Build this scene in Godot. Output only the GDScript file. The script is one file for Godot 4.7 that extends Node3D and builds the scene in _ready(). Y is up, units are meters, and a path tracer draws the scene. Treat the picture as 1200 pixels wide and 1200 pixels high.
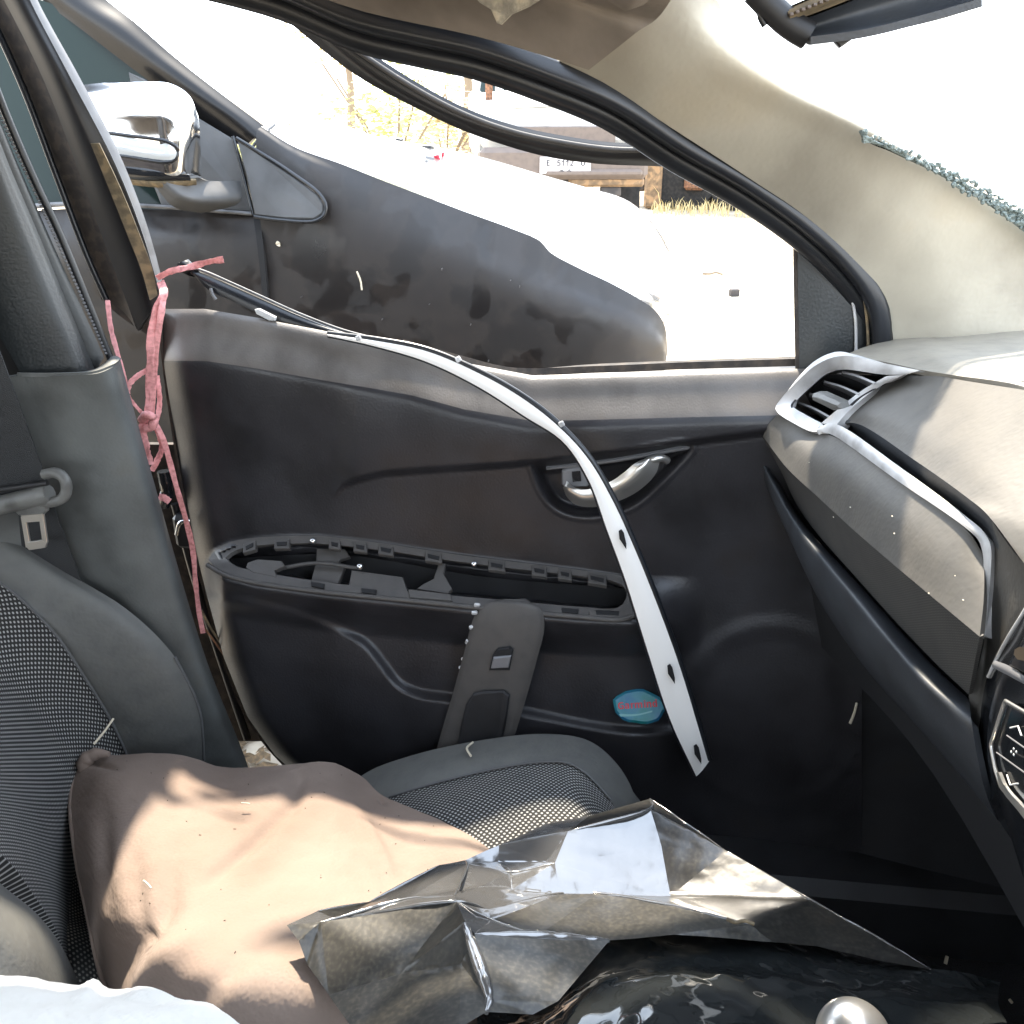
extends Node3D
# A stripped hatchback seen from its driver's seat towards the passenger door, other cars on a bright yard outside.
# x: towards the nose of the car, y: up, -z: across the car towards the passenger door. Metres.

const F := 1082.4                    # focal length of the photograph in its own pixels (1200 wide)
var eye := Vector3(0, 1.25, 0)
var look := Basis.from_euler(Vector3(deg_to_rad(-24.0), deg_to_rad(7.0), 0))
var names := {}
var M := {}

# ------------------------------------------------------------------ points
func ray(px: float, py: float) -> Vector3:
	return look * Vector3((px - 600.0) / F, (600.0 - py) / F, -1.0)

func W(px: float, py: float, z: float) -> Vector3:      # a sight line of the photograph met with the plane z
	var r := ray(px, py)
	return eye + r * (z / r.z)

func Wx(px: float, py: float, x: float) -> Vector3:     # ... with the plane x
	var r := ray(px, py)
	return eye + r * (x / r.x)

func Wy(px: float, py: float, y: float) -> Vector3:     # ... with the plane y
	var r := ray(px, py)
	return eye + r * ((y - eye.y) / r.y)

func P(a: Array) -> PackedVector3Array:
	var o := PackedVector3Array()
	for i in range(0, a.size(), 3):
		o.append(W(a[i], a[i + 1], a[i + 2]))
	return o

func PX(a: Array) -> PackedVector3Array:
	var o := PackedVector3Array()
	for i in range(0, a.size(), 3):
		o.append(Wx(a[i], a[i + 1], a[i + 2]))
	return o

func V(a: Array) -> PackedVector3Array:                 # plain world points
	var o := PackedVector3Array()
	for i in range(0, a.size(), 3):
		o.append(Vector3(a[i], a[i + 1], a[i + 2]))
	return o

func joined(a: PackedVector3Array, b: PackedVector3Array) -> PackedVector3Array:
	var o := a.duplicate()
	o.append_array(b)
	return o

# ------------------------------------------------------------------ shapes
func spline(p: PackedVector3Array, n: int, smooth := true, by_index := false) -> PackedVector3Array:
	var fine := PackedVector3Array()
	var last := p.size() - 1
	for i in last:
		for k in 10:
			var t := k / 10.0
			if smooth and last > 1:
				var a := p[i - 1] if i > 0 else p[0] * 2.0 - p[1]
				var d := p[i + 2] if i + 2 <= last else p[last] * 2.0 - p[last - 1]
				var t1 := sqrt(maxf(p[i].distance_to(p[i + 1]), 1e-6))
				var t0 := -sqrt(maxf(p[i].distance_to(a), 1e-6))
				var t2 := t1 + sqrt(maxf(p[i + 1].distance_to(d), 1e-6))
				fine.append(p[i].cubic_interpolate_in_time(p[i + 1], a, d, t, t1, t0, t2))
			else:
				fine.append(p[i].lerp(p[i + 1], t))
	fine.append(p[last])
	var at := PackedFloat32Array([0.0])
	for i in range(1, fine.size()):
		at.append(at[i - 1] + (1.0 if by_index else fine[i].distance_to(fine[i - 1])))
	var o := PackedVector3Array()
	var j := 0
	for k in n:
		var s: float = at[at.size() - 1] * k / (n - 1)
		while j < fine.size() - 2 and at[j + 1] < s:
			j += 1
		o.append(fine[j].lerp(fine[j + 1], clampf((s - at[j]) / maxf(at[j + 1] - at[j], 1e-9), 0, 1)))
	return o

func loft(rows: Array, nu: int, nv: int, smooth := true, smooth_rows := true) -> Array:
	var even := []
	var same := true
	for r in rows: same = same and r.size() == rows[0].size()
	for r in rows:
		even.append(spline(r, nu, smooth_rows, same))
	var grid := []
	for k in nv:
		grid.append(PackedVector3Array())
	var last := even.size() - 1
	for u in nu:
		for k in nv:
			var f: float = float(k) / (nv - 1) * last
			var i := mini(int(f), last - 1)
			var t := f - i
			var b: Vector3 = even[i][u]
			var c: Vector3 = even[i + 1][u]
			if smooth and last > 1:
				var a: Vector3 = even[i - 1][u] if i > 0 else b * 2.0 - c
				var d: Vector3 = even[i + 2][u] if i + 2 <= last else c * 2.0 - b
				grid[k].append(b.cubic_interpolate(c, a, d, t))
			else:
				grid[k].append(b.lerp(c, t))
	return grid

func grid_normals(g: Array, wrap := false) -> Array:
	var o := []
	var nv := g.size()
	var nu: int = g[0].size()
	for v in nv:
		var row := PackedVector3Array()
		for u in nu:
			var ua := (u - 1 + nu) % nu if wrap else maxi(u - 1, 0)
			var ub := (u + 1) % nu if wrap else mini(u + 1, nu - 1)
			var du: Vector3 = g[v][ub] - g[v][ua]
			var dv: Vector3 = g[mini(v + 1, nv - 1)][u] - g[maxi(v - 1, 0)][u]
			row.append(du.cross(dv).normalized())
		o.append(row)
	return o

# push a grid along its normals by f(u 0..1, v 0..1, point)
func pushed(g: Array, f: Callable) -> Array:
	var n := grid_normals(g)
	var s := facing(g, n)
	var o := []
	for v in g.size():
		var row := PackedVector3Array()
		for u in g[v].size():
			row.append(g[v][u] + n[v][u] * (s * f.call(u / float(g[v].size() - 1), v / float(g.size() - 1), g[v][u])))
		o.append(row)
	return o

func facing(g: Array, n: Array) -> float:
	var s := 0.0
	for v in range(0, g.size(), maxi(1, g.size() / 8)):
		for u in range(0, g[v].size(), maxi(1, g[v].size() / 8)):
			s += n[v][u].dot((eye - g[v][u]).normalized())
	return 1.0 if s >= 0.0 else -1.0

# a grid of points as a sheet that faces the cabin, with a thickness behind it; uv in metres
func sheet(g: Array, thick := 0.0, given = null) -> ArrayMesh:
	var n: Array = grid_normals(g) if given == null else given
	var s := facing(g, n)
	var nv := g.size()
	var nu: int = g[0].size()
	var pos := PackedVector3Array()
	var nor := PackedVector3Array()
	var uv := PackedVector2Array()
	var idx := PackedInt32Array()
	var us := PackedFloat32Array([0.0])
	var vs := PackedFloat32Array([0.0])
	var mid := nv / 2
	for u in range(1, nu):
		us.append(us[u - 1] + g[mid][u].distance_to(g[mid][u - 1]))
	for v in range(1, nv):
		vs.append(vs[v - 1] + g[v][nu / 2].distance_to(g[v - 1][nu / 2]))
	for v in nv:
		for u in nu:
			pos.append(g[v][u])
			nor.append(n[v][u] * s)
			uv.append(Vector2(us[u], vs[v]))
	for v in nv - 1:
		for u in nu - 1:
			var a := v * nu + u
			quad(idx, a, a + 1, a + nu + 1, a + nu, s < 0)
	if thick > 0.0:
		var off := pos.size()
		for v in nv:
			for u in nu:
				pos.append(g[v][u] - n[v][u] * s * thick)
				nor.append(-n[v][u] * s)
				uv.append(Vector2(us[u], vs[v]))
		for v in nv - 1:
			for u in nu - 1:
				var a := off + v * nu + u
				quad(idx, a, a + 1, a + nu + 1, a + nu, s > 0)
		var rim := []
		for u in nu: rim.append(u)
		for v in range(1, nv): rim.append(v * nu + nu - 1)
		for u in range(nu - 2, -1, -1): rim.append((nv - 1) * nu + u)
		for v in range(nv - 2, 0, -1): rim.append(v * nu)
		rim.append(0)
		for k in rim.size() - 1:
			var a: int = rim[k]
			var b: int = rim[k + 1]
			if pos[a].distance_squared_to(pos[b]) < 1e-12:
				continue
			var side := (pos[b] - pos[a]).cross(nor[a]).normalized()
			var at := pos.size()
			for q in [a, b, b + off, a + off]:
				pos.append(pos[q]); nor.append(side * s); uv.append(uv[q])
			quad(idx, at, at + 1, at + 2, at + 3, s > 0)
	return arrays(pos, nor, uv, idx)

func quad(idx: PackedInt32Array, a: int, b: int, c: int, d: int, flip := false) -> void:
	if flip:
		idx.append_array(PackedInt32Array([a, b, c, a, c, d]))
	else:
		idx.append_array(PackedInt32Array([a, c, b, a, d, c]))

func arrays(pos, nor, uv, idx, col = null) -> ArrayMesh:
	var a := []
	a.resize(Mesh.ARRAY_MAX)
	a[Mesh.ARRAY_VERTEX] = pos
	a[Mesh.ARRAY_NORMAL] = nor
	if uv != null: a[Mesh.ARRAY_TEX_UV] = uv
	if col != null: a[Mesh.ARRAY_COLOR] = col
	a[Mesh.ARRAY_INDEX] = idx
	var m := ArrayMesh.new()
	m.add_surface_from_arrays(Mesh.PRIMITIVE_TRIANGLES, a)
	return m

func circle(r: float, n := 10, squash := 1.0) -> PackedVector2Array:
	var o := PackedVector2Array()
	for i in n:
		o.append(Vector2(cos(TAU * i / n) * r, sin(TAU * i / n) * r * squash))
	return o

# a closed profile carried along a path; profile x lies across the path, y along «up»; sizes scale it per point
func sweep(path: PackedVector3Array, prof: PackedVector2Array, up := Vector3.UP, sizes = null) -> ArrayMesh:
	var g := []
	var n := path.size()
	for i in n:
		var t := (path[mini(i + 1, n - 1)] - path[maxi(i - 1, 0)]).normalized()
		var side := t.cross(up).normalized()
		var top := side.cross(t).normalized()
		var k: float = 1.0 if sizes == null else sizes[i]
		var row := PackedVector3Array()
		for q in prof:
			row.append(path[i] + (side * q.x + top * q.y) * k)
		g.append(row)
	var nr := grid_normals(g, true)
	var out := 0.0
	for v in n:
		for u in prof.size():
			out += nr[v][u].dot(g[v][u] - path[v])
	var s := 1.0 if out >= 0 else -1.0
	var pos := PackedVector3Array()
	var nor := PackedVector3Array()
	var uv := PackedVector2Array()
	var idx := PackedInt32Array()
	var m := prof.size()
	var along := 0.0
	for v in n:
		if v > 0: along += path[v].distance_to(path[v - 1])
		for u in m + 1:
			pos.append(g[v][u % m]); nor.append(nr[v][u % m] * s); uv.append(Vector2(u * 0.004, along))
	for v in n - 1:
		for u in m:
			var a := v * (m + 1) + u
			quad(idx, a, a + 1, a + m + 2, a + m + 1, s < 0)
	for e in [0, n - 1]:
		var t := (path[1] - path[0]).normalized() * -1.0 if e == 0 else (path[n - 1] - path[n - 2]).normalized()
		var at := pos.size()
		pos.append(path[e]); nor.append(t); uv.append(Vector2.ZERO)
		for u in m:
			pos.append(g[e][u]); nor.append(t); uv.append(Vector2.ZERO)
		for u in m:
			var b := at + 1 + u
			var c := at + 1 + (u + 1) % m
			if (pos[b] - pos[at]).cross(pos[c] - pos[at]).dot(t) > 0:
				idx.append_array(PackedInt32Array([at, c, b]))
			else:
				idx.append_array(PackedInt32Array([at, b, c]))
	return arrays(pos, nor, uv, idx)

func tube(path: PackedVector3Array, r: float, sides := 8, up := Vector3(0.13, 1, 0.21), sizes = null) -> ArrayMesh:
	return sweep(path, circle(r, sides), up, sizes)

func face(st: SurfaceTool, pts: Array, outward: Vector3) -> void:   # a flat convex face
	var n: Vector3 = (pts[1] - pts[0]).cross(pts[2] - pts[0]).normalized()
	var q := pts.duplicate()
	if n.dot(outward) > 0:
		q.reverse()
	else:
		n = -n
	for i in range(1, q.size() - 1):
		for p in [q[0], q[i], q[i + 1]]:
			st.set_normal(n)
			st.set_uv(Vector2(p.x + p.z * 0.6, p.y + p.z * 0.3))
			st.add_vertex(p)

func start() -> SurfaceTool:
	var st := SurfaceTool.new()
	st.begin(Mesh.PRIMITIVE_TRIANGLES)
	return st

func box(st: SurfaceTool, c: Vector3, size: Vector3, r := 0.002, b := Basis.IDENTITY) -> void:   # a box with chamfered edges
	var h := size * 0.5
	r = minf(r, minf(h.x, minf(h.y, h.z)) * 0.9)
	var put := func(x, y, z): return c + b * Vector3(x, y, z)
	for ax in 3:
		var a1 := (ax + 1) % 3
		var a2 := (ax + 2) % 3
		for s in [-1.0, 1.0]:
			var pts := []
			for k in [[-1, -1], [1, -1], [1, 1], [-1, 1]]:
				var p := Vector3()
				p[ax] = h[ax] * s; p[a1] = (h[a1] - r) * k[0]; p[a2] = (h[a2] - r) * k[1]
				pts.append(c + b * p)
			var o := Vector3(); o[ax] = s
			face(st, pts, b * o)
			for s2 in [-1.0, 1.0]:                       # edge between faces ax and a1
				var e := []
				for k in [[0, -1], [0, 1], [1, 1], [1, -1]]:
					var p := Vector3()
					p[ax] = (h[ax] - (r if k[0] else 0.0)) * s; p[a1] = (h[a1] - (0.0 if k[0] else r)) * s2; p[a2] = (h[a2] - r) * k[1]
					e.append(c + b * p)
				var oo := Vector3(); oo[ax] = s; oo[a1] = s2
				face(st, e, b * oo)
	for sx in [-1.0, 1.0]:
		for sy in [-1.0, 1.0]:
			for sz in [-1.0, 1.0]:
				face(st, [put.call(h.x * sx, (h.y - r) * sy, (h.z - r) * sz), put.call((h.x - r) * sx, h.y * sy, (h.z - r) * sz), put.call((h.x - r) * sx, (h.y - r) * sy, h.z * sz)], b * Vector3(sx, sy, sz))

func a_box(c: Vector3, size: Vector3, r := 0.004, b := Basis.IDENTITY) -> ArrayMesh:
	var st := start()
	box(st, c, size, r, b)
	return st.commit()

# a flat outline given depth away from the cabin, its front edge bevelled
func plate(pts: PackedVector3Array, thick: float, bevel := 0.0015) -> ArrayMesh:
	var n := Vector3.ZERO
	var c := Vector3.ZERO
	for i in pts.size():
		n += pts[i].cross(pts[(i + 1) % pts.size()])
		c += pts[i] / pts.size()
	n = n.normalized()
	if n.dot(eye - c) < 0: n = -n
	var ex := n.cross(Vector3(0.31, 1, 0.17)).normalized()
	var ey := n.cross(ex)
	var flat := PackedVector2Array()
	for p in pts: flat.append(Vector2((p - c).dot(ex), (p - c).dot(ey)))
	var st := start()
	var inner := PackedVector3Array()
	var m := pts.size()
	var clockwise := Geometry2D.is_polygon_clockwise(flat)
	for i in m:
		var d := (flat[(i + 1) % m] - flat[i]).normalized() + (flat[i] - flat[i - 1]).normalized()
		d = Vector2(-d.y, d.x).normalized() * (1.0 if not clockwise else -1.0)
		inner.append(pts[i] + (ex * d.x + ey * d.y) * bevel)
	var tri := Geometry2D.triangulate_polygon(flat)
	for k in range(0, tri.size(), 3):
		face(st, [inner[tri[k]], inner[tri[k + 1]], inner[tri[k + 2]]], n)
		face(st, [pts[tri[k]] - n * thick, pts[tri[k + 1]] - n * thick, pts[tri[k + 2]] - n * thick], -n)
	for i in m:
		var j := (i + 1) % m
		var e := flat[j] - flat[i]
		var o := Vector2(e.y, -e.x) * (1.0 if not clockwise else -1.0)
		var ow := ex * o.x + ey * o.y
		face(st, [inner[i], inner[j], pts[j] - n * bevel, pts[i] - n * bevel], ow + n * ow.length())
		face(st, [pts[i] - n * bevel, pts[j] - n * bevel, pts[j] - n * thick, pts[i] - n * thick], ow)
	return st.commit()

func strip(a: PackedVector3Array, b: PackedVector3Array, n: int, thick: float, crown := 0.0, across := 5) -> ArrayMesh:   # between two edges
	var g := loft([a, b], n, across, false)
	if crown != 0.0:
		g = pushed(g, func(_u, v, _p): return crown * sin(PI * v))
	return sheet(g, thick)

# ------------------------------------------------------------------ things
func numbered(called: String) -> String:
	var k: int = names.get(called, -1) + 1
	names[called] = k
	return called if k == 0 else "%s_%03d" % [called, k]

func thing(called: String, label: String, category: String, at := Vector3.ZERO, group := "") -> Node3D:
	var o := Node3D.new()
	o.name = numbered(called)
	add_child(o)
	o.position = at
	return tag(o, label, category, group)

func tag(o: Node3D, label: String, category: String, group := "") -> Node3D:
	o.set_meta("label", label)
	o.set_meta("category", category)
	if group: o.set_meta("group", group)
	return o

func obj(called: String, mesh: Mesh, m: Material, parent: Node3D = null) -> MeshInstance3D:
	var o := MeshInstance3D.new()
	o.mesh = mesh
	o.material_override = m
	if parent == null:
		o.name = numbered(called)
		add_child(o)
	else:
		o.name = called
		parent.add_child(o, true)
		var up := Vector3.ZERO
		var q: Node = parent
		while q is Node3D and q != self:
			up += q.position
			q = q.get_parent()
		o.position = -up                     # shapes are given in scene coordinates
	return o

func structure(called: String, mesh: Mesh, m: Material) -> MeshInstance3D:
	var o := obj(called, mesh, m)
	o.set_meta("kind", "structure")
	return o

func lone(called: String, mesh: Mesh, m: Material, label: String, category: String, group := "") -> MeshInstance3D:
	var o := obj(called, mesh, m)
	tag(o, label, category, group)
	return o

# ------------------------------------------------------------------ materials
func noise(seed_: int, freq: float, size := 512, octaves := 5, lo := 0.0, hi := 1.0, normal := false, bump := 4.0) -> NoiseTexture2D:
	var f := FastNoiseLite.new()
	f.seed = seed_
	f.frequency = freq
	f.fractal_octaves = octaves
	var t := NoiseTexture2D.new()
	t.width = size; t.height = size
	t.seamless = true
	t.noise = f
	if normal:
		t.as_normal_map = true
		t.bump_strength = bump
	else:
		var r := Gradient.new()
		r.set_color(0, Color(lo, lo, lo)); r.set_color(1, Color(hi, hi, hi))
		t.color_ramp = r
	return t

func ramp_noise(seed_: int, freq: float, stops: Array, size := 512, octaves := 5, cell := false) -> NoiseTexture2D:
	var t := noise(seed_, freq, size, octaves)
	if cell:
		t.noise.noise_type = FastNoiseLite.TYPE_CELLULAR
	var r := Gradient.new()
	r.offsets = PackedFloat32Array(stops.map(func(s): return s[0]))
	r.colors = PackedColorArray(stops.map(func(s): return s[1]))
	t.color_ramp = r
	return t

func mat(called: String, c: Color, rough: float, o := {}) -> StandardMaterial3D:
	var m := StandardMaterial3D.new()
	m.resource_name = called
	m.albedo_color = c.linear_to_srgb()
	m.roughness = rough
	m.metallic = o.get("metal", 0.0)
	m.cull_mode = BaseMaterial3D.CULL_DISABLED
	if o.has("specular"): m.metallic_specular = o.specular
	if o.has("map"): m.albedo_texture = o.map
	if o.has("rough_map"):
		m.roughness_texture = o.rough_map
		m.roughness_texture_channel = BaseMaterial3D.TEXTURE_CHANNEL_RED
	if o.has("bump"):
		m.normal_enabled = true
		m.normal_texture = o.bump
		m.normal_scale = o.get("bump_scale", 1.0)
	if o.has("coat"):
		m.clearcoat_enabled = true
		m.clearcoat = o.coat
		m.clearcoat_roughness = o.get("coat_rough", 0.05)
	if o.has("backlight"):
		m.backlight_enabled = true
		m.backlight = o.backlight
	if o.has("tri"):
		m.uv1_triplanar = true
		m.uv1_world_triplanar = true
		m.uv1_scale = Vector3.ONE * o.tri
	elif o.has("uv"):
		m.uv1_scale = Vector3(o.uv, o.uv, 1)
	if o.has("detail"):
		m.detail_enabled = true
		m.detail_albedo = o.detail
		m.detail_blend_mode = BaseMaterial3D.BLEND_MODE_MUL
		m.detail_uv_layer = BaseMaterial3D.DETAIL_UV_2
		m.uv2_triplanar = true
		m.uv2_world_triplanar = true
		m.uv2_scale = Vector3.ONE * o.get("detail_tri", 3.0)
	if o.has("alpha"):
		m.transparency = BaseMaterial3D.TRANSPARENCY_ALPHA
		m.albedo_color.a = o.alpha
	M[called] = m
	return m

func woven(n: int, base: float, dot: Color) -> ImageTexture:      # a cloth of raised pale dots in offset rows
	var im := Image.create(n, n, false, Image.FORMAT_RGB8)
	var rng := RandomNumberGenerator.new()
	rng.seed = 5
	var per := n / 8.0
	for y in n:
		for x in n:
			var row := int(floor(y / (per * 0.5)))
			var cx := fposmod(x + (per * 0.5 if row % 2 else 0.0), per) / per - 0.5
			var cy := fposmod(y, per * 0.5) / (per * 0.5) - 0.5
			var d := sqrt(cx * cx * 1.0 + cy * cy * 0.45)
			var t := smoothstep(0.30, 0.16, d)
			var g := base * (0.85 + 0.3 * rng.randf())
			im.set_pixel(x, y, Color(g, g, g).lerp(dot, t))
	return ImageTexture.create_from_image(im)

func materials() -> void:
	var grime := ramp_noise(3, 0.006, [[0.0, Color(0.62, 0.61, 0.6)], [0.45, Color(0.9, 0.9, 0.9)], [0.75, Color(1, 1, 1)], [1.0, Color(1, 0.97, 0.92)]])
	var dusty := ramp_noise(8, 0.012, [[0.0, Color(0.55, 0.55, 0.55)], [0.5, Color(0.8, 0.79, 0.77)], [0.68, Color(1, 0.97, 0.92)], [1.0, Color(1, 0.94, 0.86)]])
	var soft_dust := ramp_noise(9, 0.02, [[0.0, Color(0.84, 0.84, 0.84)], [0.5, Color(0.95, 0.945, 0.94)], [1.0, Color(1, 0.99, 0.97)]])
	var speckle := ramp_noise(10, 0.16, [[0.0, Color(0.55, 0.55, 0.55)], [0.5, Color(0.72, 0.71, 0.69)], [0.66, Color(0.9, 0.88, 0.83)], [0.8, Color(1, 0.97, 0.9)], [1.0, Color(1, 1, 0.95)]], 512, 4)
	var pimples := noise(14, 0.12, 512, 2, 0, 1, true, 6.0)
	var grain := noise(11, 0.25, 512, 3, 0, 1, true, 3.0)
	var leather := noise(12, 0.09, 512, 4, 0, 1, true, 5.0)
	var rough_wear := noise(13, 0.01, 512, 5, 0.6, 1.0)
	mat("door_plastic", Color(0.028, 0.027, 0.030), 0.5, {"map": grime, "tri": 2.2, "bump": grain, "bump_scale": 0.1, "rough_map": rough_wear})
	mat("door_top_paler", Color(0.135, 0.12, 0.107), 0.42, {"map": grime, "tri": 3.0, "bump": grain, "bump_scale": 0.1})  # paler colour for the top roll of the door trim
	mat("arm_plastic", Color(0.075, 0.07, 0.066), 0.6, {"map": soft_dust, "tri": 4.0, "bump": grain, "bump_scale": 0.1})
	mat("dark_plastic", Color(0.02, 0.02, 0.022), 0.55, {"map": grime, "tri": 3.0})
	mat("pit_black", Color(0.008, 0.008, 0.009), 0.8)
	mat("pillar_plastic", Color(0.115, 0.121, 0.116), 0.55, {"map": grime, "tri": 2.0, "bump": grain, "bump_scale": 0.1})
	mat("upper_pillar", Color(0.021, 0.025, 0.026), 0.42, {"map": grime, "tri": 2.0, "bump": grain, "bump_scale": 0.1})
	mat("seal_rubber", Color(0.014, 0.016, 0.020), 0.32, {"map": grime, "tri": 3.0})
	mat("frame_black", Color(0.018, 0.018, 0.020), 0.35, {"map": grime, "tri": 3.0})
	mat("seal_grey", Color(0.16, 0.16, 0.165), 0.5, {"map": grime, "tri": 6.0})
	mat("glue_tan", Color(0.23, 0.18, 0.11), 0.7, {"map": dusty, "tri": 9.0})
	mat("dirt_brown", Color(0.06, 0.048, 0.04), 0.8, {"map": dusty, "tri": 8.0})
	mat("beige_trim", Color(0.46, 0.42, 0.335), 0.6, {"map": grime, "tri": 1.2, "bump": grain, "bump_scale": 0.1})
	mat("lining", Color(0.30, 0.255, 0.21), 0.95, {"map": grime, "tri": 2.0, "bump": leather, "bump_scale": 0.1})
	mat("lining_torn", Color(0.6, 0.57, 0.49), 0.95, {"map": dusty, "tri": 9.0, "bump": leather, "bump_scale": 0.8})
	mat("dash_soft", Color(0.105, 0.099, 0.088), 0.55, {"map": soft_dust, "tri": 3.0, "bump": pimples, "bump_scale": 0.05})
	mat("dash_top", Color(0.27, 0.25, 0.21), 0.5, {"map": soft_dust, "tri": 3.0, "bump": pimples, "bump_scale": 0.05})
	mat("dash_weave", Color(0.095, 0.092, 0.086), 0.62, {"map": woven(256, 0.72, Color(1, 1, 1)), "uv": 34.0, "detail": soft_dust, "detail_tri": 3.0})
	mat("dash_lower", Color(0.040, 0.045, 0.052), 0.5, {"map": grime, "tri": 4.0, "bump": grain, "bump_scale": 0.1})
	mat("silver_paint", Color(0.70, 0.70, 0.70), 0.38, {"metal": 0.1, "map": grime, "tri": 5.0})
	mat("chrome", Color(0.78, 0.78, 0.78), 0.09, {"metal": 1.0})
	mat("satin_chrome", Color(0.62, 0.60, 0.56), 0.28, {"metal": 0.85})
	mat("slat_grey", Color(0.16, 0.16, 0.165), 0.35)
	mat("gloss_black", Color(0.012, 0.013, 0.015), 0.12)
	mat("print_white", Color(0.55, 0.56, 0.56), 0.6)
	mat("print_red", Color(0.5, 0.03, 0.05), 0.5)
	mat("print_dark", Color(0.05, 0.05, 0.06), 0.6)
	mat("strip_steel", Color(0.84, 0.82, 0.78), 0.42, {"metal": 0.0})
	var cloth := woven(256, 0.26, Color(1, 1, 1))
	mat("seat_cloth", Color(0.42, 0.42, 0.41), 0.9, {"map": cloth, "uv": 21.0, "detail": soft_dust, "detail_tri": 3.5})
	mat("seat_rib", Color(0.25, 0.245, 0.23), 0.9, {"map": cloth, "uv": 24.0, "detail": dusty, "detail_tri": 3.5})
	mat("seat_vinyl", Color(0.125, 0.127, 0.12), 0.62, {"map": soft_dust, "tri": 3.0, "bump": leather, "bump_scale": 0.15})
	mat("seam_thread", Color(0.10, 0.10, 0.10), 0.9)
	mat("belt_web", Color(0.022, 0.023, 0.024), 0.7, {"bump": woven_bump(), "uv": 180.0, "bump_scale": 0.6})
	mat("belt_plastic", Color(0.16, 0.16, 0.15), 0.45, {"map": grime, "tri": 6.0})
	mat("pillow_cloth", Color(0.245, 0.19, 0.157), 0.95, {"map": ramp_noise(21, 0.006, [[0.0, Color(0.86, 0.83, 0.81)], [0.5, Color(0.95, 0.94, 0.93)], [1.0, Color(1, 1, 1)]]), "tri": 1.6, "bump": noise(22, 0.35, 512, 2, 0, 1, true, 3.0), "bump_scale": 0.16})
	mat("white_cloth", Color(0.90, 0.87, 0.80), 0.9, {"bump": leather, "tri": 3.0, "bump_scale": 0.2})
	var crinkle := noise(35, 0.022, 512, 3, 0, 1, true, 16.0)
	crinkle.noise.noise_type = FastNoiseLite.TYPE_CELLULAR
	crinkle.noise.cellular_return_type = FastNoiseLite.RETURN_DISTANCE2_SUB
	var crumple := noise(31, 0.012, 512, 4, 0, 1, true, 9.0)
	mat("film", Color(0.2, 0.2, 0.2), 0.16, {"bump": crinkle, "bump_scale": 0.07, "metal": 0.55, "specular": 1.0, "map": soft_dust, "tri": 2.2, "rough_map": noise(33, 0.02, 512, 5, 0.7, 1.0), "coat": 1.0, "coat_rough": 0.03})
	mat("film_darker", Color(0.045, 0.044, 0.042), 0.3, {"map": speckle, "tri": 2.4, "bump": crinkle, "bump_scale": 0.04, "coat": 0.5, "coat_rough": 0.12})
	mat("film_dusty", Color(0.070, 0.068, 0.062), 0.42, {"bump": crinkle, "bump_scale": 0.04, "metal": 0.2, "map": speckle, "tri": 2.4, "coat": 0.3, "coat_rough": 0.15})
	mat("film_dark", Color(0.030, 0.034, 0.035), 0.08, {"metal": 0.5, "specular": 1.0, "coat": 1.0, "bump": crumple, "tri": 3.0, "bump_scale": 0.12})
	mat("raffia", Color(0.80, 0.36, 0.35), 0.55, {"map": ramp_noise(41, 0.03, [[0.0, Color(0.7, 0.6, 0.6)], [0.6, Color(1, 1, 1)], [1.0, Color(1, 1, 1)]]), "tri": 9.0, "backlight": Color(0.5, 0.18, 0.16)})
	mat("straw", Color(0.62, 0.55, 0.42), 0.8)
	mat("carpet", Color(0.014, 0.014, 0.015), 1.0, {"bump": leather, "tri": 6.0, "bump_scale": 1.0})
	mat("body_paint", Color(0.05, 0.05, 0.055), 0.3, {"coat": 0.5})
	# outside
	mat("ground", Color(0.56, 0.50, 0.41), 0.95, {"map": ramp_noise(51, 0.01, [[0.0, Color(0.72, 0.7, 0.66)], [0.5, Color(0.92, 0.9, 0.87)], [1.0, Color(1, 1, 1)]]), "tri": 0.35, "bump": noise(52, 0.03, 512, 5, 0, 1, true, 8.0), "bump_scale": 0.8})
	var stain := ramp_noise(55, 0.006, [[0.0, Color(0.60, 0.60, 0.62)], [0.40, Color(0.70, 0.68, 0.67)], [0.50, Color(0.93, 0.89, 0.85)], [0.7, Color(0.84, 0.81, 0.79)], [1.0, Color(1, 0.93, 0.88)]], 512, 6)
	mat("car_black", Color(0.025, 0.022, 0.021), 0.55, {"map": stain, "tri": 1.7, "rough_map": ramp_noise(56, 0.007, [[0.0, Color(0.45, 0.45, 0.45)], [0.42, Color(0.55, 0.55, 0.55)], [0.5, Color(1, 1, 1)], [1.0, Color(1, 1, 1)]], 512, 6)})
	mat("car_gloss", Color(0.010, 0.010, 0.011), 0.3, {"map": stain, "tri": 1.7, "specular": 0.4})
	mat("car_hood", Color(0.16, 0.15, 0.14), 0.3, {"map": grime, "tri": 1.6, "coat": 1.0, "coat_rough": 0.05})
	mat("matte_grey", Color(0.085, 0.085, 0.085), 0.6, {"map": grime, "tri": 2.0})
	mat("dark_glass", Color(0.016, 0.026, 0.023), 0.08, {"specular": 0.3})
	mat("tint_glass", Color(0.03, 0.05, 0.045), 0.02, {"alpha": 0.55})
	mat("green_glass", Color(0.14, 0.17, 0.155), 0.2, {"bump": noise(57, 0.12, 256, 3, 0, 1, true, 9.0), "tri": 12.0})
	mat("clear_lens", Color(0.6, 0.62, 0.62), 0.08, {"metal": 0.3})
	mat("tyre", Color(0.022, 0.021, 0.021), 0.9, {"map": dusty, "tri": 3.0})
	mat("truck_brown", Color(0.15, 0.118, 0.10), 0.6, {"map": soft_dust, "tri": 1.6})
	mat("truck_dark", Color(0.065, 0.06, 0.062), 0.7, {"map": dusty, "tri": 1.6})
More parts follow.
